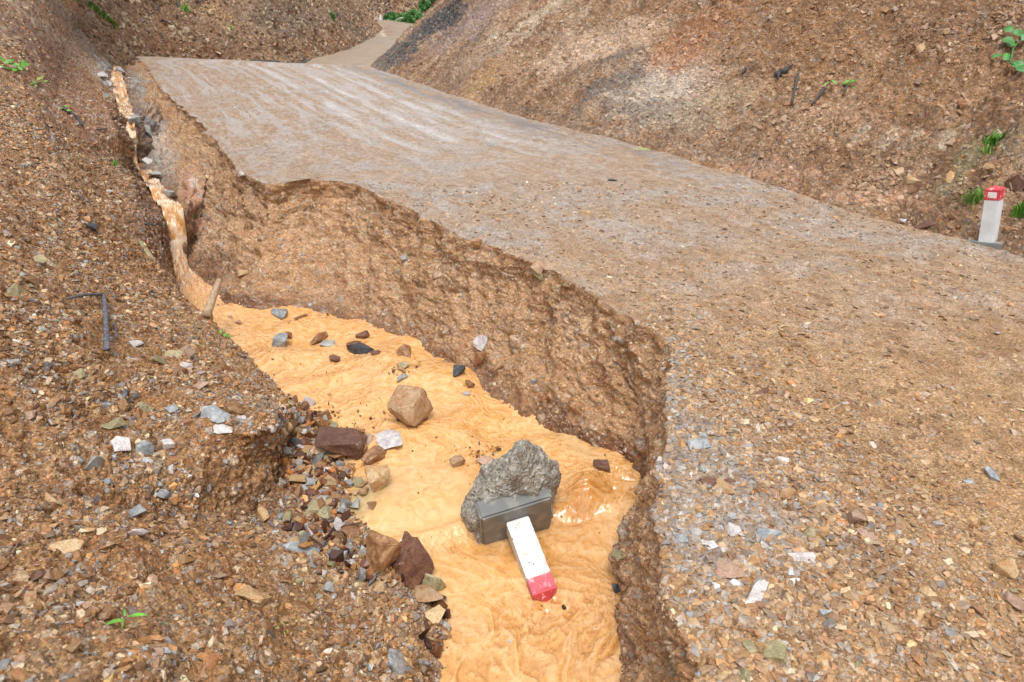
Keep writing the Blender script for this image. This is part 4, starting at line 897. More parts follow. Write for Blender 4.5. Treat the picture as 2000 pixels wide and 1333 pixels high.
 (616, 885, 46, 36, 35, 'tan', .8, 'rock', 'grey brown rock against the left side of the maroon boulder', .2),
 (560, 882, 20, 32, 75, 'grey', .7, 'stone', 'pale upright oval stone beside the earth block', .2),
 (590, 938, 32, 17, 5, 'grey', .6, 'stone', 'pale grey oval stone on the heap below the maroon boulder', .2),
 (592, 845, 28, 14, 10, 'white', .5, 'stone', 'white flat stone high on the heap', .2),
 (600, 858, 26, 18, 0, 'ochre', .7, 'stone', 'yellowish stone just under the white flat one', .2),
 (622, 832, 20, 40, 70, 'rust', .6, 'rock', 'upright rusty slab at the top of the heap', .2),
 (570, 830, 36, 16, 20, 'tan', .4, 'stone', 'tan grey flake at the upper left of the heap', .2),
 (553, 790, 28, 26, 40, 'olive', .6, 'stone', 'dark olive rock at the shore above the heap', .25),
 (575, 782, 26, 14, 50, 'maroon', .5, 'stone', 'dark splinter right of the dark olive rock', .25),
 (640, 835, 50, 22, 0, 'olive', .3, 'stone slab', 'wet olive slab between the heap and the water', .35),
 (632, 1008, 42, 34, -15, 'olive', .8, 'rock', 'greenish tan block at the left of the calm pool', .2),
 (622, 1036, 32, 22, 35, 'maroon', .5, 'stone', 'purple brown plate below the greenish tan block', .2),
 (680, 1046, 34, 30, -60, 'rust', .6, 'rock', 'split dark rusty rock at the lower left corner of the calm pool', .2),
 (645, 1052, 34, 24, 10, 'grey', .5, 'stone', 'pale grey stone left of the split rusty rock', .25),
 (590, 1048, 26, 14, 20, 'olive', .6, 'stone', 'tan rounded stone above the long blue grey stone', .2),
 (1970, 211, 42, 12, 0, 'pink', .5, 'stone slab', 'flat pinkish slab sticking out of the cut slope at the right edge', .3),
 (1798, 161, 28, 16, 10, 'pink', .6, 'stone', 'mauve block high on the cut slope', .3),
 (1797, 97, 26, 14, 15, 'ochre', .6, 'stone', 'yellowish block on the cut slope above the mauve one', .3),
 (1880, 205, 28, 16, -10, 'rust', .5, 'stone', 'reddish flat stone in the cut slope left of the pinkish slab', .35),
 (1858, 277, 18, 26, 55, 'pink', .5, 'stone', 'slanting brown stone in the cut slope above the standing post', .3),
 (1753, 338, 26, 22, 0, 'tan', .5, 'stone', 'cracked pale stone low in the cut slope', .3),
 (1785, 352, 30, 20, 10, 'ochre', .5, 'stone', 'yellow white stone right of the cracked pale one', .3),
 (1990, 362, 24, 40, 70, 'maroon', .6, 'rock', 'reddish boulder at the right edge above the standing post', .35),
 (1935, 330, 16, 12, 0, 'ochre', .7, 'stone', 'small square tan stone above the standing post', .3),
 (1855, 345, 26, 14, 50, 'ochre', .5, 'stone', 'pale yellow splinter in the cut slope left of the post', .3),
 (1763, 433, 16, 9, 0, 'white', .6, 'stone', 'white stone at the foot of the cut slope left of the post', .2),
 (1800, 440, 44, 12, 5, 'maroon', .5, 'rock', 'dark purplish rock at the foot of the cut slope', .3),
 (1583, 215, 18, 9, 60, 'pink', .4, 'stone', 'pinkish chip at the foot of the right charred stick', .3),
 (1540, 275, 12, 10, 0, 'grey', .6, 'stone', 'grey stone in the middle of the cut slope', .3),
 (473, 340, 24, 10, 10, 'white', .5, 'stone', 'whitish stone on the road shoulder by the ravine', .25),
 (465, 412, 16, 12, 60, 'white', .6, 'stone', 'small white stone beside the head of the wall', .25),
 (403, 345, 8, 14, 70, 'ochre', .6, 'stone', 'ochre chip above the pink clay chute', .25),
 (283, 176, 12, 9, 20, 'grey', .7, 'stone', 'grey block beside the top of the ravine', .25),
 (1195, 354, 22, 7, 0, 'black', .5, 'clod', 'dark clod lying on the middle of the road', .2),
 (203, 148, 22, 16, -40, 'white', .7, 'rock', 'uppermost whitish rock on the left of the ravine head', .25),
 (212, 168, 20, 14, -50, 'grey', .7, 'rock', 'grey white rock below the uppermost whitish one at the ravine head', .25),
 (240, 142, 16, 12, 0, 'blue', .8, 'rock', 'bluish rock at the very top of the ravine', .25),
 (262, 172, 20, 14, -20, 'grey', .8, 'rock', 'grey rock on the right of the ravine head', .25),
 (252, 160, 14, 10, 20, 'white', .7, 'rock', 'small whitish rock between the two grey ones at the ravine head', .25),
 (207, 184, 12, 9, 0, 'grey', .7, 'rock', 'small grey rock at the left brink under the ravine head', .25),
 (270, 240, 16, 26, 80, 'blue', .7, 'rock', 'dark blue grey rock right of the upper waterfall', .3),
 (288, 262, 26, 22, -30, 'grey', .6, 'rock', 'pale grey rock in the right wall below the upper waterfall', .35),
 (286, 318, 22, 24, -50, 'white', .6, 'rock', 'whitish rock at the foot of the upper waterfall', .35),
 (306, 342, 26, 20, -40, 'grey', .6, 'rock', 'greenish grey rock between the two waterfalls', .35),
 (336, 378, 24, 20, -40, 'grey', .6, 'rock', 'grey rock right of the water above the lower waterfall', .35),
 (962, 283, 18, 6, 0, 'grey', .5, 'stone', 'small grey stone in the wheel tracks', .2),
]
for k_, (x, y, w_, h_, ang, mt, fl, cat_, lab, sk) in enumerate(HERO):
    nm = cat_.replace(' ', '_') if cat_ != 'leaf' else 'dry_leaf'
    if cat_ == 'clod': nm = 'earth_clod'
    big_ = w_ * h_ > 1400
    o = place_stone(x, y, w_, h_, ang, mt, 500 + k_, fl, nm, 2 if big_ else 1, sk, random.choice((.1, .3, .45)), 13 if big_ else 11, .05 if big_ else .03)
    tag(o, lab, cat_)
# medium stones nobody could tell apart by name: one object each, drawn from a few shapes
SHAPES = []
for i in range(12): SHAPES.append(hull_mesh('small_stone', 900 + i, 12, (.5, .7, .9)[i % 3], 0, 0, (.1, .4)[i % 2]))
zones = [
 ('bank', 35, 'small angular %s stone lying in the gravel of the left bank', 'small stones on the left bank', lambda: (random.uniform(20, 500), random.uniform(480, 1320)), (10, 24)),
 ('heap', 95, 'small wet %s stone in the heap between the maroon boulder and the calm pool', 'small stones in the heap at the shore', lambda: (random.gauss(628, 38), random.gauss(940, 85)), (16, 40)),
]
CN = {'rust': 'rusty', 'ochre': 'ochre', 'tan': 'tan', 'grey': 'grey', 'blue': 'blue grey', 'olive': 'olive', 'pink': 'pinkish', 'white': 'whitish', 'maroon': 'dark red'}
MESHC = {}
zones.append(('shoulder', 28, 'small angular %s stone in the gravel of the road shoulder', 'small stones on the road shoulder', lambda: (min(random.gauss(1460, 190), 1980) if random.random() < .7 else random.uniform(1350, 1980), random.uniform(900, 1325)), (10, 22)))
zones.append(('slope', 12, 'small %s stone sticking out of the cut slope', 'small stones in the cut slope', lambda: (random.uniform(1400, 1990), random.uniform(10, 330)), (9, 20)))
for zn, n_, lab, grp, f_, (sa, sb) in zones:
    for q_ in range(n_):
        x, y = f_()
        if zn == 'shoulder' and x < 1330: x = 1330 + random.uniform(0, 60)
        if zn == 'bank' and gp(x, y, 470, 930, 90, 80) > .3: continue
        if zn == 'bank' and y > 1000 and random.random() < .3: x += 300
        mt = random.choice({'bank': ['rust', 'ochre', 'tan', 'ochre', 'pink', 'grey', 'blue', 'olive', 'rust'], 'heap': ['rust', 'rust', 'ochre', 'tan', 'maroon', 'grey', 'white', 'olive'],
                            'shoulder': ['ochre', 'tan', 'rust', 'grey', 'blue', 'blue', 'white', 'olive', 'pink'], 'slope': ['ochre', 'tan', 'pink', 'rust', 'tan']}[zn])
        si = random.randrange(12); key = (si, mt)
        if key not in MESHC:
            m2 = SHAPES[si].copy(); m2.materials.clear(); m2.materials.append(RM[mt]); MESHC[key] = m2
        t, p, nr, vx, vy, mx = frame_at(x, y, random.uniform(0, 180))
        s_ = random.uniform(sa, sb) * t / FPX * (1.0 if zn != 'slope' else .9); fl = random.uniform(.6, 1.1)
        o = link('stone', MESHC[key]); o.rotation_mode = 'QUATERNION'
        o.rotation_quaternion = Matrix((Vector(vx), Vector(vy), Vector(nr))).transposed().to_quaternion() @ Quaternion((random.random(), random.random(), 0), random.uniform(-.5, .5))
        o.scale = (s_ * 1.15, s_ * random.uniform(.75, 1), s_ * fl); o.location = Vector(p + nr * s_ * (.22 if zn == 'heap' else .12))
        tag(o, lab % CN[mt], 'stone', grp + ', ' + CN[mt])

# ------------------------------------------------------------------ marker posts
def paint(name, base, rough=.5, wear=None, ws=30, thr=(.56, .62), pits=False):
    m, nt, N, L, B = new_mat(name); tc = N.new('ShaderNodeTexCoord')
    n1 = N.new('ShaderNodeTexNoise'); n1.inputs['Scale'].default_value = ws; n1.inputs['Detail'].default_value = 6; L.new(tc.outputs['Object'], n1.inputs['Vector'])
    n2 = N.new('ShaderNodeTexNoise'); n2.inputs['Scale'].default_value = 8; n2.inputs['Detail'].default_value = 8; L.new(tc.outputs['Object'], n2.inputs['Vector'])
    col = mixc(N, L, 'MULTIPLY', 1.0, tuple(base), ramp(N, L, n2.outputs[0], [(.35, .86), (.6, 1.03)]))
    if wear: col = mixc(N, L, 'MIX', ramp(N, L, n1.outputs[0], [(thr[0], 0.), (thr[1], 1.)]), col, tuple(wear))
    if pits:
        v = N.new('ShaderNodeTexVoronoi'); v.inputs['Scale'].default_value = 40; v.inputs['Randomness'].default_value = 1; L.new(tc.outputs['Object'], v.inputs['Vector'])
        s_ = N.new('ShaderNodeSeparateColor'); L.new(v.outputs['Color'], s_.inputs[0])
        dot = mathn(N, L, 'MULTIPLY', mathn(N, L, 'LESS_THAN', v.outputs['Distance'], .2), mathn(N, L, 'GREATER_THAN', s_.outputs[0], .74))
        col = mixc(N, L, 'MIX', dot, col, (.09, .08, .07))
    L.new(col, B.inputs['Base Color']); B.inputs['Roughness'].default_value = rough
    b = N.new('ShaderNodeBump'); b.inputs['Strength'].default_value = .35; b.inputs['Distance'].default_value = .003
    L.new(n1.outputs[0], b.inputs['Height']); L.new(b.outputs[0], B.inputs['Normal']); return m
M_WHITE = paint('white_paint', (.70, .70, .69), .5, (.50, .36, .22), 20, (.60, .78), True)
M_WHITE2 = paint('white_paint_upright', (.70, .72, .74), .5, (.5, .48, .45), 26, (.72, .78))
M_RED = paint('red_paint', (.62, .055, .075), .4, (.80, .45, .45), 34, (.57, .66))
M_REDP = paint('faded_red_paint', (.52, .08, .11), .45, (.75, .40, .42), 20, (.56, .70))
M_WORN = paint('worn_white_paint', (.78, .72, .72), .55, (.62, .10, .12), 40, (.60, .66))
M_CEM = paint('smooth_cement', (.16, .165, .16), .42, (.24, .23, .20), 9, (.5, .65))
def conc_mat():
    m, nt, N, L, B = new_mat('rough_concrete'); tc = N.new('ShaderNodeTexCoord')
    v = N.new('ShaderNodeTexVoronoi'); v.inputs['Scale'].default_value = 75; L.new(tc.outputs['Object'], v.inputs['Vector'])
    s_ = N.new('ShaderNodeSeparateColor'); L.new(v.outputs['Color'], s_.inputs[0])
    n = N.new('ShaderNodeTexNoise'); n.inputs['Scale'].default_value = 14; n.inputs['Detail'].default_value = 9; n.inputs['Roughness'].default_value = .7; L.new(tc.outputs['Object'], n.inputs['Vector'])
    col = mixc(N, L, 'MIX', ramp(N, L, n.outputs[0], [(.35, 0.), (.65, 1.)]), (.24, .20, .14), (.36, .35, .32))
    col = mixc(N, L, 'MULTIPLY', 1.0, col, ramp(N, L, s_.outputs[0], [(0, .5), (.5, .95), (.93, 1.2), (1, 1.7)]))
    L.new(col, B.inputs['Base Color']); B.inputs['Roughness'].default_value = .75
    b = N.new('ShaderNodeBump'); b.inputs['Strength'].default_value = 1; b.inputs['Distance'].default_value = .012
    L.new(mathn(N, L, 'ADD', n.outputs[0], mathn(N, L, 'MULTIPLY', v.outputs['Distance'], -.5)), b.inputs['Height']); L.new(b.outputs[0], B.inputs['Normal']); return m
M_CONC = conc_mat()
def box_part(name, mat, parent, x0, x1, y0, y1, z0, z1, bev=.006, taper=1.0):
    bm = bmesh.new(); vs = []
    for z, k_ in ((z0, 1), (z1, taper)):
        cx, cy = (x0 + x1) / 2, (y0 + y1) / 2
        for x, y in ((x0, y0), (x1, y0), (x1, y1), (x0, y1)): vs.append(bm.verts.new((cx + (x - cx) * k_, cy + (y - cy) * k_, z)))
    for f in ((0, 3, 2, 1), (4, 5, 6, 7), (0, 1, 5, 4), (1, 2, 6, 5), (2, 3, 7, 6), (3, 0, 4, 7)): bm.faces.new([vs[i] for i in f])
    bmesh.ops.bevel(bm, geom=list(bm.edges), offset=bev, segments=2, affect='EDGES')
    me = bpy.data.meshes.new(name); bm.to_mesh(me); bm.free(); return link(name, me, mat, parent)
def pyramid(name, mat, parent, hw_, z0, z1):
    V = [(-hw_, -hw_, z0), (hw_, -hw_, z0), (hw_, hw_, z0), (-hw_, hw_, z0), (-hw_, -hw_, z0 + .012), (hw_, -hw_, z0 + .012), (hw_, hw_, z0 + .012), (-hw_, hw_, z0 + .012), (0, 0, z1)]
    Fc = [(0, 3, 2, 1), (0, 1, 5, 4), (1, 2, 6, 5), (2, 3, 7, 6), (3, 0, 4, 7), (4, 5, 8), (5, 6, 8), (6, 7, 8), (7, 4, 8)]
    return link(name, mesh_from(name, V, Fc, False), mat, parent)
def set_axes(o, X, Y, Z_, loc):
    o.matrix_world = Matrix.Translation(Vector(loc)) @ Matrix((Vector(X).normalized(), Vector(Y).normalized(), Vector(Z_).normalized())).transposed().to_4x4()
def nz_(v): v = np.array(v, float); return v / np.linalg.norm(v)
# standing post by the cut slope: local Z up, local -Y faces the camera
t, pb, nb = hit(1928, 466, False)
SPD = np.linalg.norm(pb); mpp = (pb[1] * CP - pb[2] * SP) / FPX
post = empty('marker_post')
Zp = nz_((-.11, .0, 1)); Yp = nz_(np.array((.78, .625, 0)) - np.dot((.78, .625, 0), Zp) * Zp); Xp = np.cross(Yp, Zp)
set_axes(post, Xp, Yp, Zp, pb)
pw = 25 * mpp; phh = 92 * mpp / .93
tag(post, 'upright white concrete marker post with a red top at the foot of the cut slope', 'marker post')
h_ = pw / 2
box_part('shaft', M_WHITE2, post, -h_, h_, -h_, h_, -.1, phh * .80)
box_part('red_band', M_RED, post, -h_ * 1.05, h_ * 1.05, -h_ * 1.05, h_ * 1.05, phh * .80 + .001, phh * .975, .004)
box_part('worn_patch', M_WORN, post, -h_ * .55, h_ * .62, -h_ * 1.05 - .003, -h_ * .9, phh * .845, phh * .955, .001)
pyramid('cap', M_RED, post, h_ * 1.05, phh * .975 + .001, phh * 1.06)
box_part('base_slab', paint('grey_cement', (.22, .23, .22), .5, (.3, .28, .24), 12), post, -h_ * 3.0, h_ * 2.2, -h_ * 1.25, h_ * 1.4, -.12, -.012, .006)

# fallen post: local Z is the post axis (towards its red end), local Y the side that looks up
Pend = Z(1063, 1152, -2.965); Pst = Z(1010, 1013, -2.765)
ax = nz_(Pend - Pst); up = nz_(np.array((.0, 0, 1)) - ax[2] * ax); sd = np.cross(up, ax)
rl = math.radians(-9); up, sd = up * math.cos(rl) + sd * math.sin(rl), np.cross(up * math.cos(rl) + sd * math.sin(rl), ax)
fp = empty('marker_post'); half = .5 * 46 * (Pst[1] * CP - Pst[2] * SP) / FPX
Lp = np.linalg.norm(Pend - Pst)
set_axes(fp, sd, up, ax, Pst - up * half)
tag(fp, 'fallen white marker post lying in the muddy stream with its concrete footing torn out', 'marker post')
for o_ in (): pass
box_part('shaft', M_WHITE, fp, -half, half, -half, half, .002, Lp * .81)
box_part('red_band', M_REDP, fp, -half * 1.02, half * 1.02, -half * 1.02, half * 1.02, Lp * .81 + .001, Lp, .004)
pyramid('cap', M_RED, fp, half * 1.02, Lp + .001, Lp + .05)
bw, bh_ = .245, .185
blk = box_part('footing_block', M_CEM, fp, -bw, bw, -bh_ - .06, bh_ + .022, -.14, 0, .014)
# ragged lump of concrete behind the block
bm = bmesh.new(); bmesh.ops.create_icosphere(bm, subdivisions=6, radius=1.0)
co = np.array([v.co[:] for v in bm.verts])
SP_ = np.array([(-.26, -.22, -.02), (-.29, .04, -.05), (-.22, .15, -.09), (.05, .30, -.16), (.10, .50, -.22), (.18, .48, -.28), (.24, .34, -.24), (.30, .16, -.26), (.40, .10, -.30), (.40, -.06, -.28), (.29, -.17, -.04), (.26, -.3, -.1), (-.2, -.3, -.3), (.25, -.3, -.42), (-.15, .1, -.40), (.1, .22, -.45), (.25, .12, -.42), (-.28, -.05, -.3), (.28, .10, -.06), (-.02, .18, -.05), (.2, .22, -.08)])
cen = SP_.mean(0); Q = SP_ - cen
dirs_ = co / np.linalg.norm(co, axis=1)[:, None]
# support-like radius: star-shaped hull of the points
hb = bmesh.new()
for q_ in Q: hb.verts.new(q_)
bmesh.ops.convex_hull(hb, input=hb.verts); bmesh.ops.triangulate(hb, faces=hb.faces)
pl = [(np.array(f.normal), float(f.normal.dot(f.verts[0].co))) for f in hb.faces]; hb.free()
rad = np.full(len(dirs_), 9.)
for nn_, d_ in pl:
    s_ = dirs_ @ (nn_ if d_ > 0 else -nn_); dd_ = abs(d_)
    rad = np.where(s_ > 1e-4, np.minimum(rad, dd_ / np.maximum(s_, 1e-4)), rad)
pts = dirs_ * rad[:, None] + cen
n1 = fbm(pts, 5, 3, .6, 3.) * .055 + fbm(pts, 16, 3, .65, 5.) * .016 + np.abs(fbm(pts, 40, 3, .6, 7.)) * .007
wd, wi = worley(pts, 38., 1.)
pts = pts + dirs_ * (n1 + wd * .004)[:, None]
m_ = (pts[:, 2] > -.03) & (np.abs(pts[:, 0]) < bw * .98) & (pts[:, 1] < bh_ + .02); pts[m_, 2] = np.minimum(pts[m_, 2], -.03)
for v, p_ in zip(bm.verts, pts): v.co = p_
me = bpy.data.meshes.new('footing_lump'); bm.to_mesh(me); bm.free(); link('footing_lump', me, M_CONC, fp)
# far posts
for (x, y, t_, lab) in ((723, 38, 73, 'tiny white post beside the far bend of the road, left one'), (744, 42, 72, 'tiny white post beside the far bend of the road, next to the shrubs')):
    p_ = empty('marker_post', T(x, y, t_)); tag(p_, lab, 'marker post', 'far white posts')
    box_part('shaft', M_WHITE2, p_, -.12, .12, -.12, .12, -.2, .62, .01); pyramid('cap', M_WHITE2, p_, .12, .621, .68)

# ------------------------------------------------------------------ sticks, stalks, leaves
def tube(pts_, rads, n=8, rough=0.0, flat=1.0):
    pts_ = [np.array(p, float) for p in pts_]; V, Fc = [], []
    for i, p in enumerate(pts_):
        d = pts_[min(i + 1, len(pts_) - 1)] - pts_[max(i - 1, 0)]; d /= np.linalg.norm(d) + 1e-9
        a = np.cross(d, (0, 0, 1.)) if abs(d[2]) < .9 else np.cross(d, (1., 0, 0)); a /= np.linalg.norm(a); b = np.cross(d, a)
        for k_ in range(n):
            th = 2 * math.pi * k_ / n; rr = rads[i] * (1 + rough * random.uniform(-1, 1)); V.append(p + a * math.cos(th) * rr + b * math.sin(th) * rr * flat)
    m_ = len(pts_)
    for i in range(m_ - 1):
        for k_ in range(n): Fc.append((i * n + k_, i * n + (k_ + 1) % n, (i + 1) * n + (k_ + 1) % n, (i + 1) * n + k_))
    Fc.append(tuple(range(n))[::-1]); Fc.append(tuple((m_ - 1) * n + k_ for k_ in range(n))); return V, Fc
def wood(name, a, b, sc=30):
    m, nt, N, L, B = new_mat(name); tc = N.new('ShaderNodeTexCoord'); n1 = N.new('ShaderNodeTexNoise'); n1.inputs['Scale'].default_value = sc; n1.inputs['Detail'].default_value = 7
    L.new(tc.outputs['Object'], n1.inputs['Vector']); L.new(mixc(N, L, 'MIX', ramp(N, L, n1.outputs[0], [(.35, 0.), (.65, 1.)]), a, b), B.inputs['Base Color'])
    B.inputs['Roughness'].default_value = .65; bb = N.new('ShaderNodeBump'); bb.inputs['Distance'].default_value = .006; L.new(n1.outputs[0], bb.inputs['Height']); L.new(bb.outputs[0], B.inputs['Normal']); return m
M_LOG = wood('weathered_log', (.30, .20, .12), (.46, .33, .21)); M_DARK = wood('dark_twig', (.03, .027, .03), (.09, .08, .08), 60); M_STALK = wood('grey_stalk', (.05, .05, .06), (.17, .17, .19), 50); M_DRY = wood('dry_twig', (.14, .10, .07), (.28, .21, .15), 60)
def lift(px, py, h):
    t, p, n = hit(px, py); return p + n * h
def stick(name, pix, rad_px, mat, label, cat, h=.01, lastt=None, group=None, flat=1.0, rough=.15, n=7):
    P_ = [lift(x, y, h) for x, y in pix]
    if lastt: P_[-1] = T(pix[-1][0], pix[-1][1], lastt)
    dens = []
    for i in range(len(P_) - 1):
        for s_ in np.linspace(0, 1, 5, endpoint=False): dens.append(P_[i] * (1 - s_) + P_[i + 1] * s_)
    dens.append(P_[-1]); m0 = np.linalg.norm(P_[0]) / FPX
    V, Fc = tube(dens, np.interp(np.linspace(0, 1, len(dens)), [0, 1], [rad_px[0] * m0, rad_px[1] * m0]), n, rough, flat)
    o = link(name, mesh_from(name, V, Fc), mat); tag(o, label, cat, group); return o
ta = hit(402, 621)[0]
stick('log', [(401, 624), (428, 548)], (8.5, 5.5), M_LOG, 'short weathered log leaning on the wall at the narrow end of the stream', 'log', .03, lastt=ta * 1.03, rough=.06, n=12)
stick('dead_stalk', [(122, 603), (150, 592), (186, 586), (194, 630), (204, 692)], (3.2, 4.8), M_STALK, 'dark bent dry stalk like a hook on the left slope', 'stalk', .085, flat=.7)
stick('twig', [(460, 770), (492, 790), (530, 806)], (2, 4), M_DRY, 'brown twig on top of the earth block of the left bank', 'twig', .015)
stick('twig', [(220, 636), (226, 662)], (2, 1.5), M_STALK, 'short thin stalk right of the hook shaped stalk', 'twig', .015)
stick('twig', [(143, 735), (132, 768)], (1.5, 1.5), M_DRY, 'thin straw below the hook shaped stalk', 'twig', .01)
stick('twig', [(243, 762), (236, 795)], (5, 2.5), M_STALK, 'dark splinter of wood in the middle of the left bank', 'twig', .01)
stick('twig', [(279, 494 - 57), (303, 440)], (2, 2), M_STALK, 'stick poking over the dark hollow left of the waterfall', 'twig', .03)
stick('twig', [(1430, 1178), (1470, 1162)], (3, 2), M_DRY, 'brown twig beside the long whitish stone', 'twig', .012)
stick('twig', [(612, 1262), (620, 1300)], (3, 2), M_DRY, 'dark twig in the foreground gravel near the bottom', 'twig', .01)
stick('twig', [(20, 1085), (38, 1062)], (2, 1), M_DRY, 'short twig on the left edge above the tan block', 'twig', .01)
stick('twig', [(85, 1036), (110, 1034)], (2, 2), M_DARK, 'black twig left of the pinkish white rock', 'twig', .01)
stick('charred_stick', [(1560, 152), (1549, 205)], (2.6, 1.6), M_DARK, 'thin charred stick leaning in the cut slope, left one', 'stick', .05)
stick('charred_stick', [(1616, 178), (1590, 212)], (3.4, 1.5), M_DARK, 'thick charred stick in the cut slope, right of the thin one', 'stick', .05)
stick('charred_stick', [(1655, 172), (1645, 192)], (2, 1), M_DARK, 'short charred stick under the green sprig of the cut slope', 'stick', .04)
stick('charred_stick', [(1459, 134), (1454, 146)], (3, 2), M_DARK, 'charred chip left of the charred stump', 'stick', .04)
st_ = empty('charred_stump', hit(1525, 145, False)[1]); tag(st_, 'black charred stump with broken roots in the cut slope', 'stump')
pB = hit(1525, 145, False)[1]
for (a_, b_, r_) in (((1512, 148), (1538, 142), 8), ((1524, 146), (1549, 132), 5), ((1520, 140), (1514, 158), 5)):
    q1, q2_ = [hit(*z_, False)[1] - pB + np.array((0, -.03, .03)) for z_ in (a_, b_)]
    V, Fc = tube([q1, (q1 + q2_) / 2, q2_], [r_ * .006, r_ * .005, r_ * .0025], 7, .3); link('root', mesh_from('root', V, Fc), M_DARK, st_)
k_ = 0
for (a_, b_, r_, lab) in (((308, 10), (306, 22), 1.5, 'leftmost dry black twig high on the far left hillside'), ((346, 3), (352, 18), 2.5, 'forked black twig stub high on the far left hillside'), ((388, 0), (392, 8), 2, 'black twig at the top edge of the far left hillside'),
                     ((318, 40), (338, 52), 1.5, 'thin black twig lying on the far left hillside'), ((655, 22), (664, 36), 2, 'dry black brushwood above the far bend, upper piece'), ((652, 34), (640, 22), 1.5, 'dry black brushwood above the far bend, lower piece'),
                     ((118, 212), (155, 235), 3, 'dark root trailing down the left slope beside the ravine'), ((150, 232), (160, 246), 2.5, 'dark root end beside the ravine'), ((188, 256), (207, 254), 1.5, 'thin black twig on the brink of the ravine')):
    stick('twig', [a_, b_], (r_, r_ * .7), M_DARK, lab, 'twig', .02)
# plants
def leaf_mat(name, col, tr=.25):
    m, nt, N, L, B = new_mat(name); oi = N.new('ShaderNodeObjectInfo'); geo = N.new('ShaderNodeNewGeometry')
    n1 = N.new('ShaderNodeTexNoise'); n1.inputs['Scale'].default_value = 30; L.new(geo.outputs['Position'], n1.inputs['Vector'])
    c_ = mixc(N, L, 'MULTIPLY', 1.0, tuple(col), ramp(N, L, n1.outputs[0], [(.3, .65), (.7, 1.35)]))
    c_ = mixc(N, L, 'MULTIPLY', 1.0, c_, ramp(N, L, oi.outputs['Random'], [(0, .8), (1, 1.25)])); L.new(c_, B.inputs['Base Color']); B.inputs['Roughness'].default_value = .45
    B.inputs['Transmission Weight'].default_value = 0; B.inputs['Subsurface Weight'].default_value = 0
    return m
M_LEAF = leaf_mat('fresh_leaf', (.11, .30, .03)); M_LEAF2 = leaf_mat('vine_leaf', (.05, .20, .035)); M_GRASS = leaf_mat('grass_blade', (.17, .34, .06)); M_SHRUB = leaf_mat('shrub_leaf', (.09, .25, .06)); M_YEL = leaf_mat('yellow_green_leaf', (.24, .30, .05))
def leaf_mesh(name, mat, wr=.55, n=5):
    V, Fc = [], []
    for i in range(n + 1):
        s_ = i / n; w_ = wr * .5 * math.sin(math.pi * min(1, s_ * .92 + .06)) ** .8; z = .18 * math.sin(s_ * 2.4)
        V += [(s_, -w_, z + .06), (s_, 0, z), (s_, w_, z + .06)]
    for i in range(n):
        a = i * 3; Fc += [(a, a + 3, a + 4, a + 1), (a + 1, a + 4, a + 5, a + 2)]
    me = mesh_from(name, V, Fc); me.materials.append(mat); return me
LM = {'leaf': leaf_mesh('leaf', M_LEAF), 'vine': leaf_mesh('leaf', M_LEAF2, .85), 'yel': leaf_mesh('leaf', M_YEL, .35), 'long': leaf_mesh('leaf', M_LEAF, .3)}
def sprig(px, py, label, cat, leaves, kind='leaf', stem=None, nm='seedling', hgt=.03, mat=M_LEAF):
    t, p, n = hit(px, py, False); root = empty(nm, p); tag(root, label, cat)
    if stem:
        P_ = [hit(x, y, False)[1] + hit(x, y, False)[2] * hgt - p for x, y in stem]; P_[0] = P_[0] * 0 + (hit(*stem[0], False)[1] - p)
        V, Fc = tube(P_, [t * .0012] * len(P_), 5); link('stem', mesh_from('stem', V, Fc), mat, root)
    for (x, y, L_, ang) in leaves:
        tt_, q, nn_, vx, vy, mx = frame_at(x, y, ang); s_ = L_ * tt_ / FPX
        o = link('leaf', LM[kind], None, root); o.rotation_mode = 'QUATERNION'
        tocam = -q / np.linalg.norm(q); nl = nz_(nn_ * .5 + tocam * .5 + np.array((0, 0, .5))); vx_ = nz_(vx - (vx @ nl) * nl); vy_ = np.cross(nl, vx_)
        o.rotation_quaternion = Matrix((Vector(vx_), Vector(vy_), Vector(nl))).transposed().to_quaternion()
        o.scale = (s_, s_, s_); o.location = Vector(q - p + nn_ * hgt * random.uniform(.8, 1.5))
    return root
sprig(238, 1228, 'bright green seedling with two leaves in the foreground gravel', 'seedling', [(236, 1226, 32, 170), (238, 1228, 34, -25), (240, 1226, 16, 80)], 'long', [(238, 1234), (238, 1226)])
sprig(546, 1240, 'tiny pale green sprout in the foreground gravel', 'seedling', [(545, 1238, 10, 120), (545, 1241, 9, 200), (548, 1240, 10, 20), (546, 1245, 8, -80)], 'yel')
sprig(22, 136, 'bright green leafy sprig at the left edge of the slope', 'plant', [(8, 128, 18, 150), (12, 134, 18, 10), (20, 136, 18, -20), (28, 140, 20, 10), (34, 138, 16, -60), (40, 136, 14, 60), (16, 142, 14, -100), (5, 136, 14, 200)], 'leaf', [(2, 132), (20, 138), (42, 140)], 'leafy_plant', .06)
sprig(72, 165, 'yellowish weed on the left slope right of the bright sprig', 'plant', [(62, 162, 14, 160), (70, 164, 14, 30), (76, 166, 14, -20), (80, 160, 12, 60), (68, 170, 12, -120)], 'yel', [(60, 165), (82, 162)], 'weed', .04)
sprig(122, 217, 'small green plant by the trailing dark root', 'plant', [(118, 214, 9, 160), (124, 214, 10, 40), (126, 220, 8, -30)], 'leaf', None, 'weed', .03)
sprig(438, 656, 'little green leaves on the brink of the left bank', 'plant', [(432, 652, 10, 140), (438, 656, 12, -40), (442, 661, 10, -60), (436, 660, 8, 200)], 'leaf', None, 'weed', .02)
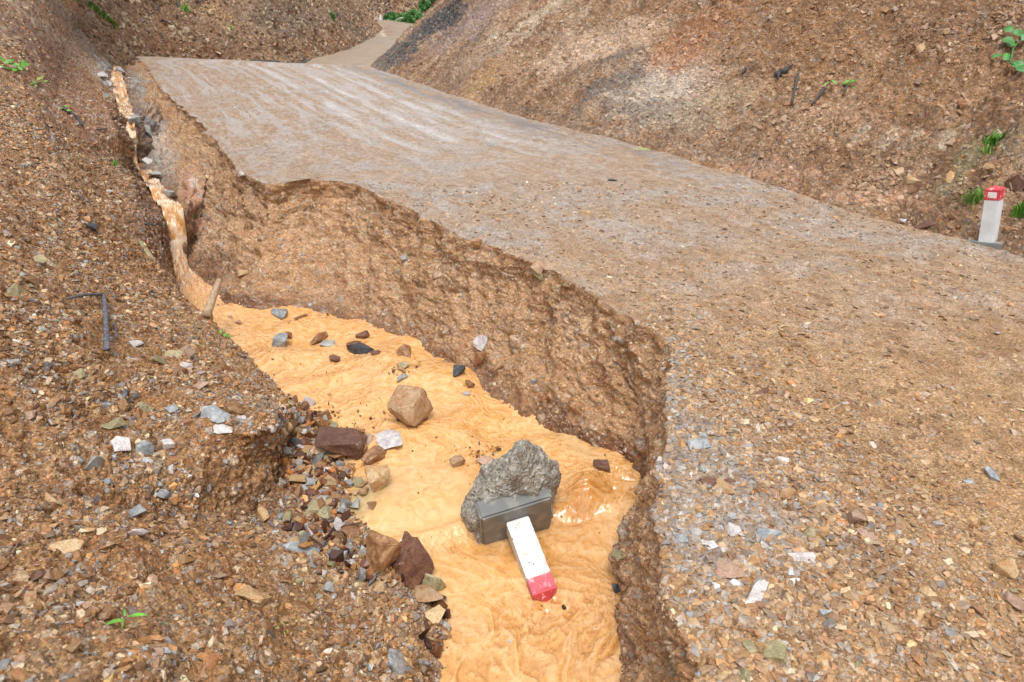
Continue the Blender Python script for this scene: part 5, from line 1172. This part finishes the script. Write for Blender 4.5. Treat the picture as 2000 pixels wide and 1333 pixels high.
sprig(1975, 105, 'climbing vine with round leaves at the right edge of the cut slope', 'vine', [(1992, 66, 18, 200), (1984, 76, 20, 160), (1972, 88, 20, 190), (1970, 100, 22, 170), (1963, 112, 20, 200), (1964, 122, 20, 230), (1972, 134, 22, 350), (1988, 138, 20, 300), (1996, 130, 18, 20), (1980, 90, 16, 20)], 'vine', [(1999, 60), (1982, 80), (1968, 105), (1966, 125), (1980, 136), (1998, 140)], 'vine', .08, M_LEAF2)
sprig(1640, 170, 'thin green sprig across the cut slope above the charred sticks', 'plant', [(1625, 168, 16, 180), (1635, 166, 14, 160), (1645, 166, 14, 20), (1655, 166, 14, -10), (1662, 168, 14, 10), (1664, 174, 10, -50)], 'long', [(1622, 170), (1668, 166)], 'weed', .05)
sprig(1240 + 15, 297, 'little patch of yellow green shoots at the road side', 'plant', [(1242 + i * 4, 296 + (i % 2), 7, 60 + 17 * i) for i in range(8)], 'yel', None, 'weed', .02)
def tuft(px, py, n, L_, label, spread=10, mat=M_GRASS, cat='grass', nm='grass_tuft', w=.045, stalk=True, arch=1.0):
    t, p, nn_ = hit(px, py, False); m = t / FPX; V, Fc = [], []
    for i in range(n):
        b = np.array((random.gauss(0, spread * m), random.gauss(0, spread * m * .6), 0)); b -= (b @ nn_) * nn_
        L2_ = L_ * m * random.uniform(.5, 1.1); a = random.uniform(0, 6.28); o_ = np.array((math.cos(a), math.sin(a), 0)) * random.uniform(.3, 1) * arch
        sd_ = np.cross(o_, (0, 0, 1.)); sd_ /= np.linalg.norm(sd_) + 1e-9; k0 = len(V)
        for s_ in (0, .35, .7, 1):
            q = b + nn_ * .3 * L2_ * s_ + np.array((0, 0, L2_ * s_ * (1.0 - .35 * s_))) + o_ * L2_ * .6 * s_ * s_; ww = L2_ * w * (1 - s_ * .95) * (.6 + s_)
            V += [q - sd_ * ww, q + sd_ * ww]
        for j in range(3): Fc.append((k0 + 2 * j, k0 + 2 * j + 1, k0 + 2 * j + 3, k0 + 2 * j + 2))
    o = link(nm, mesh_from(nm, V, Fc), mat); o.location = Vector(p); tag(o, label, cat); return o
tuft(1896, 398, 70, 34, 'green grass clump at the slope foot left of the standing post', 14)
tuft(1912, 392, 24, 30, 'taller bright grass blades against the standing post', 5, M_LEAF)
tuft(1942, 282, 50, 26, 'green weed on the cut slope above the standing post', 10, M_LEAF, 'weed', 'weed', .12)
tuft(1928, 296, 26, 18, 'small weed just below the green weed on the cut slope', 6, M_GRASS, 'weed', 'weed', .12)
tuft(1990, 422, 40, 28, 'leafy weed at the right edge beside the standing post', 8, M_LEAF, 'weed', 'weed', .14)
tuft(224, 326, 50, 16, 'bright green tuft on the brink above the waterfall', 5, M_LEAF, 'weed', 'weed', .12)
tuft(382, 428, 22, 12, 'dark green tuft on the pink clay of the ravine', 3, M_GRASS, 'weed', 'weed', .14)
tuft(152, 312, 16, 8, 'tiny weed on the left slope', 3, M_GRASS, 'weed', 'weed', .14)
tuft(362, 22, 40, 14, 'dull green weed high on the far left hillside', 6, M_GRASS, 'weed', 'weed', .14)
tuft(648, 37, 60, 12, 'round green bush on the far left hillside', 5, M_SHRUB, 'bush', 'bush', .2)
tuft(448, 58, 20, 8, 'pale weed low on the far left hillside', 4, M_GRASS, 'weed', 'weed', .2)
for i, (x, y) in enumerate(((160, 6), (175, 16), (188, 24), (200, 34), (212, 42), (225, 54))):
    tuft(x, y, 60, 15, ['topmost grass of the green row on the upper left hillside', 'second grass clump from the top of the green row', 'third grass clump of the green row, bright green', 'fourth grass clump of the green row', 'fifth grass clump of the green row, near its lower end', 'lowest grass clump of the green row on the upper left hillside'][i], 7, (M_YEL, M_LEAF, M_LEAF, M_GRASS, M_GRASS, M_YEL)[i], 'grass', 'grass_tuft', .10)
def shrub(px, py, t_, rx, ry, n, label, mat=M_SHRUB):
    p = T(px, py, t_); m = t_ / FPX; root = empty('shrub', p); tag(root, label, 'shrub'); V, Fc = [], []
    for i in range(n):
        th = random.uniform(0, 6.28); ph = math.acos(random.uniform(-.15, 1)); rr = random.uniform(.55, 1.05) + .18 * math.sin(th * 3 + ph * 5)
        c_ = np.array((math.cos(th) * math.sin(ph) * rx * m * rr, math.sin(th) * math.sin(ph) * rx * m * .8 * rr, math.cos(ph) * ry * m * rr))
        s_ = random.uniform(.12, .26); a = nz_([random.gauss(0, 1) for _ in range(3)]); b = nz_(np.cross(a, [random.gauss(0, 1) for _ in range(3)])); k0 = len(V)
        V += [c_ - a * s_, c_ + b * s_ * .5, c_ + a * s_, c_ - b * s_ * .5]; Fc.append((k0, k0 + 1, k0 + 2, k0 + 3))
    link('foliage', mesh_from('foliage', V, Fc, False), mat, root)
    V, Fc = tube([(0, 0, -1.), (.05, 0, ry * m * .5)], [.08, .03], 5); link('stem', mesh_from('stem', V, Fc), M_DRY, root)
for (x, y, t_, rx, ry, n, lab) in ((765, 44, 74, 16, 16, 800, 'green shrub beside the tiny white posts, leftmost of the far green row'), (790, 46, 72, 18, 17, 900, 'middle green shrub of the far green row beyond the road'),
      (812, 44, 70, 17, 22, 900, 'right green shrub of the far green row against the cut slope'), (832, 20, 76, 14, 16, 600, 'upper green shrub beside the edge of the cut slope'),
      (845, 2, 80, 10, 12, 400, 'topmost shrub beside the edge of the cut slope'), (714, 30, 80, 7, 10, 300, 'small green shrub left of the tiny white posts'), (700, 16, 84, 8, 8, 300, 'upper small shrub on the far hillside'), (690, 4, 86, 7, 7, 250, 'small shrub at the top edge of the far hillside')):
    shrub(x, y, t_, rx, ry, n, lab)
V, Fc = tube([T(768, 44, 70.5), T(778, 37, 70), T(786, 35, 69.5)], [.05, .05, .05], 6)
o = link('fallen_pole', mesh_from('fallen_pole', V, Fc), M_WHITE2); tag(o, 'pale pole lying over the far shrubs', 'pole')
